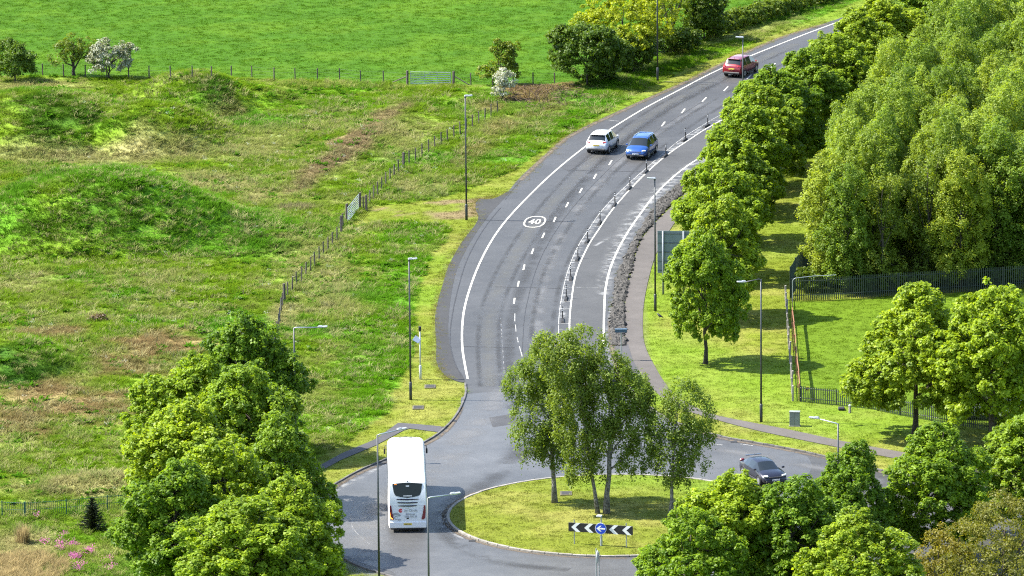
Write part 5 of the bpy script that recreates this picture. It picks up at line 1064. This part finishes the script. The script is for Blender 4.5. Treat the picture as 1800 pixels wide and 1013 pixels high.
SAL = [(-2.28, .76, .42, .58, .86, .66, .92), (-2.18, .87, .34, .62, .92, .70, 1.00), (-1.95, .90, .26, .64, .95, .68, 1.06, 'R'), (-1.25, .91, .22, .64, .96, .58, 1.36, 'S'), (-.62, .91, .22, .64, .94, .60, 1.43), (-.55, .91, .22, .64, .94, .60, 1.43, 'S'),
       (.12, .91, .22, .63, .92, .59, 1.42, 'S'), (.36, .91, .22, .63, .92, .58, 1.38, 'WS'), (1.15, .91, .22, .60, .90, .72, .97), (1.6, .90, .23, .58, .84, .74, .92), (2.02, .86, .27, .54, .74, .70, .80), (2.2, .78, .33, .5, .62, .6, .68), (2.27, .64, .4, .48, .56, .5, .60)]
paint_w = plain('silver_white_paint', (.62, .64, .67), .25, .15, coat=.6, var=.02); paint_b = plain('metallic_blue_paint', (.010, .062, .24), .3, .3, coat=.6, var=.02); paint_r = plain('metallic_red_paint', (.20, .007, .014), .3, .3, coat=.6, var=.02); paint_d = plain('dark_navy_paint', (.012, .013, .024), .34, .3, coat=.35, var=.02)
car('silver white crossover driving away beside the blue car', 'crossover_car', 1048, 273, 1.89, 6.8, paint_w, SUV, front=False)
car('blue crossover with roof rails driving towards the roundabout', 'crossover_car', 1117, 283, -1.7, -6.4, paint_b, SUV, front=True, rails=True)
car('red crossover driving away near the top of the road', 'crossover_car', 1286, 138, 7.1, 16, paint_r, SUV, front=False)
car('dark navy saloon half hidden behind the near maples', 'saloon_car', 1364, 858, .34, -.94, paint_d, SAL, front=True)
# a white van body glimpsed through the right hand maple
x_, y_ = G(1738, 735); r = thing('parked_van', 'white van glimpsed through the leaves of the right hand maple', 'van', (x_, y_, .02), R(80)); mb = MB()
vs = [(-2.4, .9, .35, .8, 1.2, .82, 2.1), (-2.35, .95, .3, .8, 1.25, .85, 2.2), (.9, .95, .3, .8, 1.25, .85, 2.2), (1.3, .95, .3, .8, 1.2, .8, 2.0, 'W'), (1.9, .94, .3, .8, 1.1, .8, 1.25), (2.4, .88, .35, .7, .85, .75, .95), (2.5, .8, .4, .6, .7, .6, .75)]
Pv = [ring(*s[:7]) for s in vs]; n = len(Pv[0]); vv = [q for a in Pv for q in a]; bf = []; wf_ = []
for i in range(len(vs) - 1):
    for k in range(n): (wf_ if len(vs[i]) > 7 and 5 <= k <= 10 else bf).append((i * n + k, i * n + (k + 1) % n, (i + 1) * n + (k + 1) % n, (i + 1) * n + k)[::-1])
bf += [tuple(range(n)), tuple(range((len(vs) - 1) * n, len(vs) * n))[::-1]]
mobj('body', pmesh('body', vv, bf, True, plain('van_white', (.75, .76, .77), .35, coat=.4, var=.02)), None, r); mobj('windscreen', pmesh('windscreen', vv, wf_, True, M_glass), None, r)
tm = MB().tube([(-.1, 0, 0), (.1, 0, 0)], .34, 18).mesh('wheel', M_tyre)
for s in (-1, 1):
    for q in (-1.5, 1.55): o = mobj('wheel', tm, None, r); o.location = (s * .87, q, .34)

# the coach
def coach():
    p = G(717, 937); a = R(1.25); M_cw = plain('coach_white', (.72, .72, .72), .35, coat=.35, var=.03, scale=.6); M_grey = plain('logo_grey', (.30, .31, .32), .5); M_cr = plain('logo_red', (.55, .02, .03), .5); M_cool = plain('dark_grille', (.008, .008, .022), .8, spec=.2); M_cgl = plain('coach_rear_glass', (.010, .013, .011), .12, spec=.25)
    r = thing('coach', 'white coach driving away round the roundabout', 'coach', (p[0], p[1], .034), a); Lc = 12.9
    def sec(y, w, zb, zt, rr=.30, zw=None):
        pts = [(0, zb), (w - .12, zb), (w, zb + .14), (w, 1.3), (w, 2.2), (w - .03, zt - rr - .05)]
        for k in range(1, 6): t = math.pi / 2 * k / 5; pts.append((w - .03 - rr + rr * math.cos(t), zt - rr + rr * math.sin(t)))
        pts.append((0, zt + .035)); return [(x_, y, z_) for x_, z_ in pts] + [(-x_, y, z_) for x_, z_ in pts[-2:0:-1]]
    # rear end leans forward above the engine door: points are pushed forward by height
    def lean(z): return max(0, z - 1.86) * .20 + max(0, z - 3.2) * .55
    st = [(0.0, 1.19, .34, 3.46), (.07, 1.245, .30, 3.50), (.22, 1.27, .28, 3.53), (3, 1.275, .28, 3.56), (8, 1.275, .28, 3.56), (Lc - 1.3, 1.275, .28, 3.56), (Lc - .6, 1.25, .3, 3.50, .40), (Lc - .15, 1.17, .34, 3.30, .5), (Lc, 1.02, .42, 3.0, .55)]
    P_ = []
    for i, s in enumerate(st):
        q = sec(*s)
        if i < 3: q = [(x_, y_ + lean(z_) * (1, .97, .9)[i], z_) for x_, y_, z_ in q]
        if i == 8: q = [(x_, y_ - max(0, z_ - 1.4) * .22, z_) for x_, y_, z_ in q]
        P_.append(q)
    n = len(P_[0]); v = [q for b in P_ for q in b]; f = []
    for i in range(len(st) - 1):
        for k in range(n): f.append((i * n + k, (i + 1) * n + k, (i + 1) * n + (k + 1) % n, i * n + (k + 1) % n))
    # the rear cap in strips so that it bends
    m_ = n // 2
    for k in range(m_):
        a1, a2, b2, b1 = k, k + 1, (n - k - 1) % n, (n - k) % n
        f.append((a1, a2, b2, b1) if len({a1, a2, b1, b2}) == 4 else tuple(dict.fromkeys((a1, a2, b2, b1))))
    f.append(tuple(range((len(st) - 1) * n, len(st) * n))[::-1])
    me = pmesh('body', v, f, True, M_cw); o = mobj('body', me, None, r)
    try: me.set_sharp_from_angle(angle=R(38))
    except Exception: pass
    def rear(pts, name, mat, off=.012, th=.012, parent=r):      # plates that follow the rear face; pts are (x, z)
        vv = []; nn = len(pts)
        for d in (off, off - th): vv += [(x_, lean(z_) - d - .006, z_) for x_, z_ in pts]
        return mobj(name, pmesh(name, vv, [tuple(range(nn))] + [(i, nn + i, nn + (i + 1) % nn, (i + 1) % nn) for i in range(nn)]), mat, parent)
    def grid(x0, x1, z0, z1): return [(x0, z0), (x1, z0), (x1, z1), (x0, z1)]
    zz = [(-.98, 3.24), (-.90, 2.72), (-.80, 2.47), (-.4, 2.37), (0, 2.32), (.4, 2.37), (.80, 2.47), (.90, 2.72), (.98, 3.24), (.5, 3.285), (0, 3.30), (-.5, 3.285)]
    seal = [(x_ * 1.03, 2.8 + (z_ - 2.8) * 1.06) for x_, z_ in zz]
    # window glass in horizontal bands, so it lies on the sloping rear
    def bands(outl, name, mat, off):
        zs = [2.28, 2.34, 2.42, 2.5, 2.7, 2.9, 3.1, 3.2, 3.27, 3.33]; vv = []; ff = []
        poly = outl
        def span(z):
            xs = []
            for i in range(len(poly)):
                (xa, za), (xb, zb) = poly[i], poly[(i + 1) % len(poly)]
                if (za > z) != (zb > z): xs.append(xa + (xb - xa) * (z - za) / (zb - za))
            return (min(xs), max(xs)) if len(xs) > 1 else None
        zl = sorted(set([z for z in np.linspace(min(q[1] for q in poly) + .003, max(q[1] for q in poly) - .003, 16)])); prev = None
        for z in zl:
            s = span(z)
            if s is None: continue
            i = len(vv); vv += [(s[0], lean(z) - off, z), (s[1], lean(z) - off, z), (s[0], lean(z) + .02, z), (s[1], lean(z) + .02, z)]
            if prev is not None: ff += [(prev, prev + 1, i + 1, i), (prev, i, i + 2, prev + 2), (prev + 1, prev + 3, i + 3, i + 1)]
            else: ff.append((i, i + 2, i + 3, i + 1))
            prev = i
        ff.append((prev, prev + 1, prev + 3, prev + 2)); return mobj(name, pmesh(name, vv, ff), mat, r)
    bands(seal, 'window_seal', M_lgrey, .010); gl = bands(zz, 'rear_window', M_cgl, .018)
    rear(grid(-.86, -.70, 3.17, 3.23), 'sticker', M_amber, .026, .006); rear(grid(-.10, .12, 3.04, 3.12), 'sticker', M_lgrey, .026, .006); rear(grid(-.28, .30, 2.42, 2.48), 'maker_lettering', M_lgrey, .026, .006)
    rear([(-1.0, 3.40), (1.0, 3.40), (.98, 3.43), (-.98, 3.43)], 'roof_seam', M_lgrey, .01, .01); rear(grid(-.05, .05, 3.36, 3.40), 'rear_camera', M_black, .03, .03)
    for z_, hw in ((2.19, .74), (1.98, .68), (1.775, .62)):
        rear([(-hw, z_ + .015), (-hw * .5, z_ - .015), (0, z_ - .024), (hw * .5, z_ - .015), (hw, z_ + .02), (hw * .95, z_ + .065), (hw * .4, z_ + .06), (0, z_ + .055), (-hw * .4, z_ + .06), (-hw * .95, z_ + .065)], 'air_slot', M_cool, .012, .012)
    for x0, x1 in ((-1.17, -.72), (-.60, .60), (.66, 1.17)): rear(grid(x0, x1, 1.835, 1.845), 'panel_seam', M_lgrey, .008, .006)
    rear(grid(-.13, .13, 1.655, 1.675), 'door_pull', M_lgrey, .03, .03)
    for s in (-1, 1):
        o = rear([(s * x_, z_) for x_, z_ in ([(1.17, 1.83), (1.08, 1.84), (1.00, 1.3), (.90, .90), (1.02, .86), (1.16, .98), (1.19, 1.4)] if s > 0 else [(1.19, 1.4), (1.16, .98), (1.02, .86), (.90, .90), (1.00, 1.3), (1.08, 1.84), (1.17, 1.83)])], 'tail_light', plain('coach_lamp', (.16, .008, .012), .2, coat=.6) if s < 0 else MATS['coach_lamp'], .03, .03)
        if s < 0: rear([(-1.185, 1.38), (-1.165, 1.38), (-1.13, 1.06), (-.98, .94), (-1.0, .91), (-1.155, 1.0)], 'indicator', plain('lit_indicator', (.9, .3, .05), .3, emit=((1.0, .30, .04), 2.2)), .036, .005, o)
        MB().box((s * .96, -.02, .62), (.30, .05, .05), bev=.015).build('reflector', M_lgrey, r)
        MB().tube([(s * 1.22, Lc - .5, 2.9), (s * 1.38, Lc - .25, 2.86), (s * 1.42, Lc - .2, 2.55)], [.03, .03, .02], 6).build('mirror_arm', M_black, r); MB().box((s * 1.42, Lc - .2, 2.45), (.12, .08, .36), bev=.03).build('mirror', M_black, r)
        MB().box((s * 1.277, Lc / 2 + .1, 2.55), (.012, Lc - 1.6, .95), bev=.0).build('side_window_band', M_glass, r)
        for k in range(1, 8): MB().box((s * 1.284, .9 + k * 1.42, 2.55), (.008, .05, .93)).build('window_pillar', M_trim, r)
    tm = MB().tube([(-.16, 0, 0), (-.14, 0, 0), (.14, 0, 0), (.16, 0, 0)], [.42, .49, .49, .42], 24).mesh('wheel', M_tyre); rm = MB().tube([(-.165, 0, 0), (.165, 0, 0)], .28, 16).mesh('rim', M_rim)
    for s in (-1, 1):
        for q in (2.3, 3.65, Lc - 2.7): o = mobj('wheel', tm, None, r); o.location = (s * 1.115, q, .49); mobj('rim', rm, None, o)
    MB().box((0, -.02, .52), (2.46, .10, .44), bev=.045).build('rear_bumper', M_cw, r); MB().box((0, .2, .26), (2.2, .4, .12)).build('underside', M_black, r)
    pb = MB().box((0, -.083, .58), (.54, .016, .12), bev=.004).build('number_plate', M_yplate, r)
    for k in range(7): MB().box((-.2 + k * .06 + (.03 if k > 3 else 0), -.094, .58), (.034, .005, .07)).build('plate_character', M_black, pb)
    MB().box((0, -.03, .96), (.15, .02, .09), bev=.01).build('lock_box', M_black, r)
    # roof furniture
    for x_, y_ in ((-.36, Lc - 1.0), (-.02, Lc - .75), (.32, Lc - 1.0)): MB().tube([(x_, y_, 3.50), (x_, y_, 3.565)], .14, 12).build('roof_vent', M_trim, r)
    MB().box((.86, Lc - 3.2, 3.57), (.05, 4.2, .05), bev=.015).build('roof_rib', M_lgrey if False else M_cw, r); MB().box((0, 5.2, 3.585), (1.5, 2.3, .08), bev=.03).build('air_conditioner', M_cw, r)
    for y_ in (3.1, 8.6): MB().box((0, y_, 3.59), (.8, .8, .05), bev=.02).build('roof_hatch', M_cw, r)
    # lettering and emblems
    T = lambda x_, z_: Matrix.Translation((x_, -.022, z_)) @ Matrix.Rotation(math.pi / 2, 4, 'X')
    text('lettering', 'ity Circle', .24, M_grey, r, T(.21, 1.49), .002, .98, 'CENTER', .002)
    text('lettering', 'Edinburgh', .155, M_grey, r, T(.19, 1.245), .002, 1.0, 'CENTER', .002)
    for k in range(11):
        if k in (4, 8): continue
        MB().box((-.17 + k * .075, -.02, 1.10), (.05, .006, .085)).build('phone_digit', M_grey, r)
    MB().box((.2, -.02, 1.01), (.78, .006, .012)).build('underline', M_grey, r)
    def arc(name, mat, cx, cz, r0, r1, a0, a1, off=.02, parent=r):
        vv = []; ff = []; nn = 24
        for k in range(nn + 1):
            t = R(a0 + (a1 - a0) * k / nn)
            for rr in (r0, r1): vv.append((cx + rr * math.cos(t), -off, cz + rr * math.sin(t)))
        for k in range(nn): ff.append((2 * k, 2 * k + 2, 2 * k + 3, 2 * k + 1))
        return mobj(name, pmesh(name, vv, ff), mat, parent)
    arc('emblem', M_cr, -.46, 1.48, .05, .13, 30, 330); arc('emblem', M_cr, -.44, 1.48, .0, .035, 0, 360)
    arc('emblem', M_grey, -.76, 1.00, .20, .34, 25, 172); arc('emblem', M_grey, -.76, 1.00, .075, .125, 30, 330); MB().box((-.55, -.02, .86), (.22, .006, .04)).build('emblem', M_cool, r)
coach()
# low bushes along the foot of the wood, just behind the palisade
for i, (px, py, w_, h_) in enumerate(((1425, 512, 2.6, 1.9), (1462, 500, 3.2, 2.4), (1512, 514, 2.6, 1.5), (1560, 510, 3.0, 2.0), (1622, 512, 2.4, 1.5), (1680, 504, 3.0, 1.9), (1735, 502, 2.6, 1.6), (1790, 496, 3.0, 2.0))):
    shrub('undergrowth_bush', 'bush', 'low leafy bush at the foot of the wood just behind the palisade', px, py, w_, h_, ML_wood if i % 2 else ML_dark, 600 + i, 90, 50, .09, .4, zlow=.15, group='low bushes at the foot of the wood')
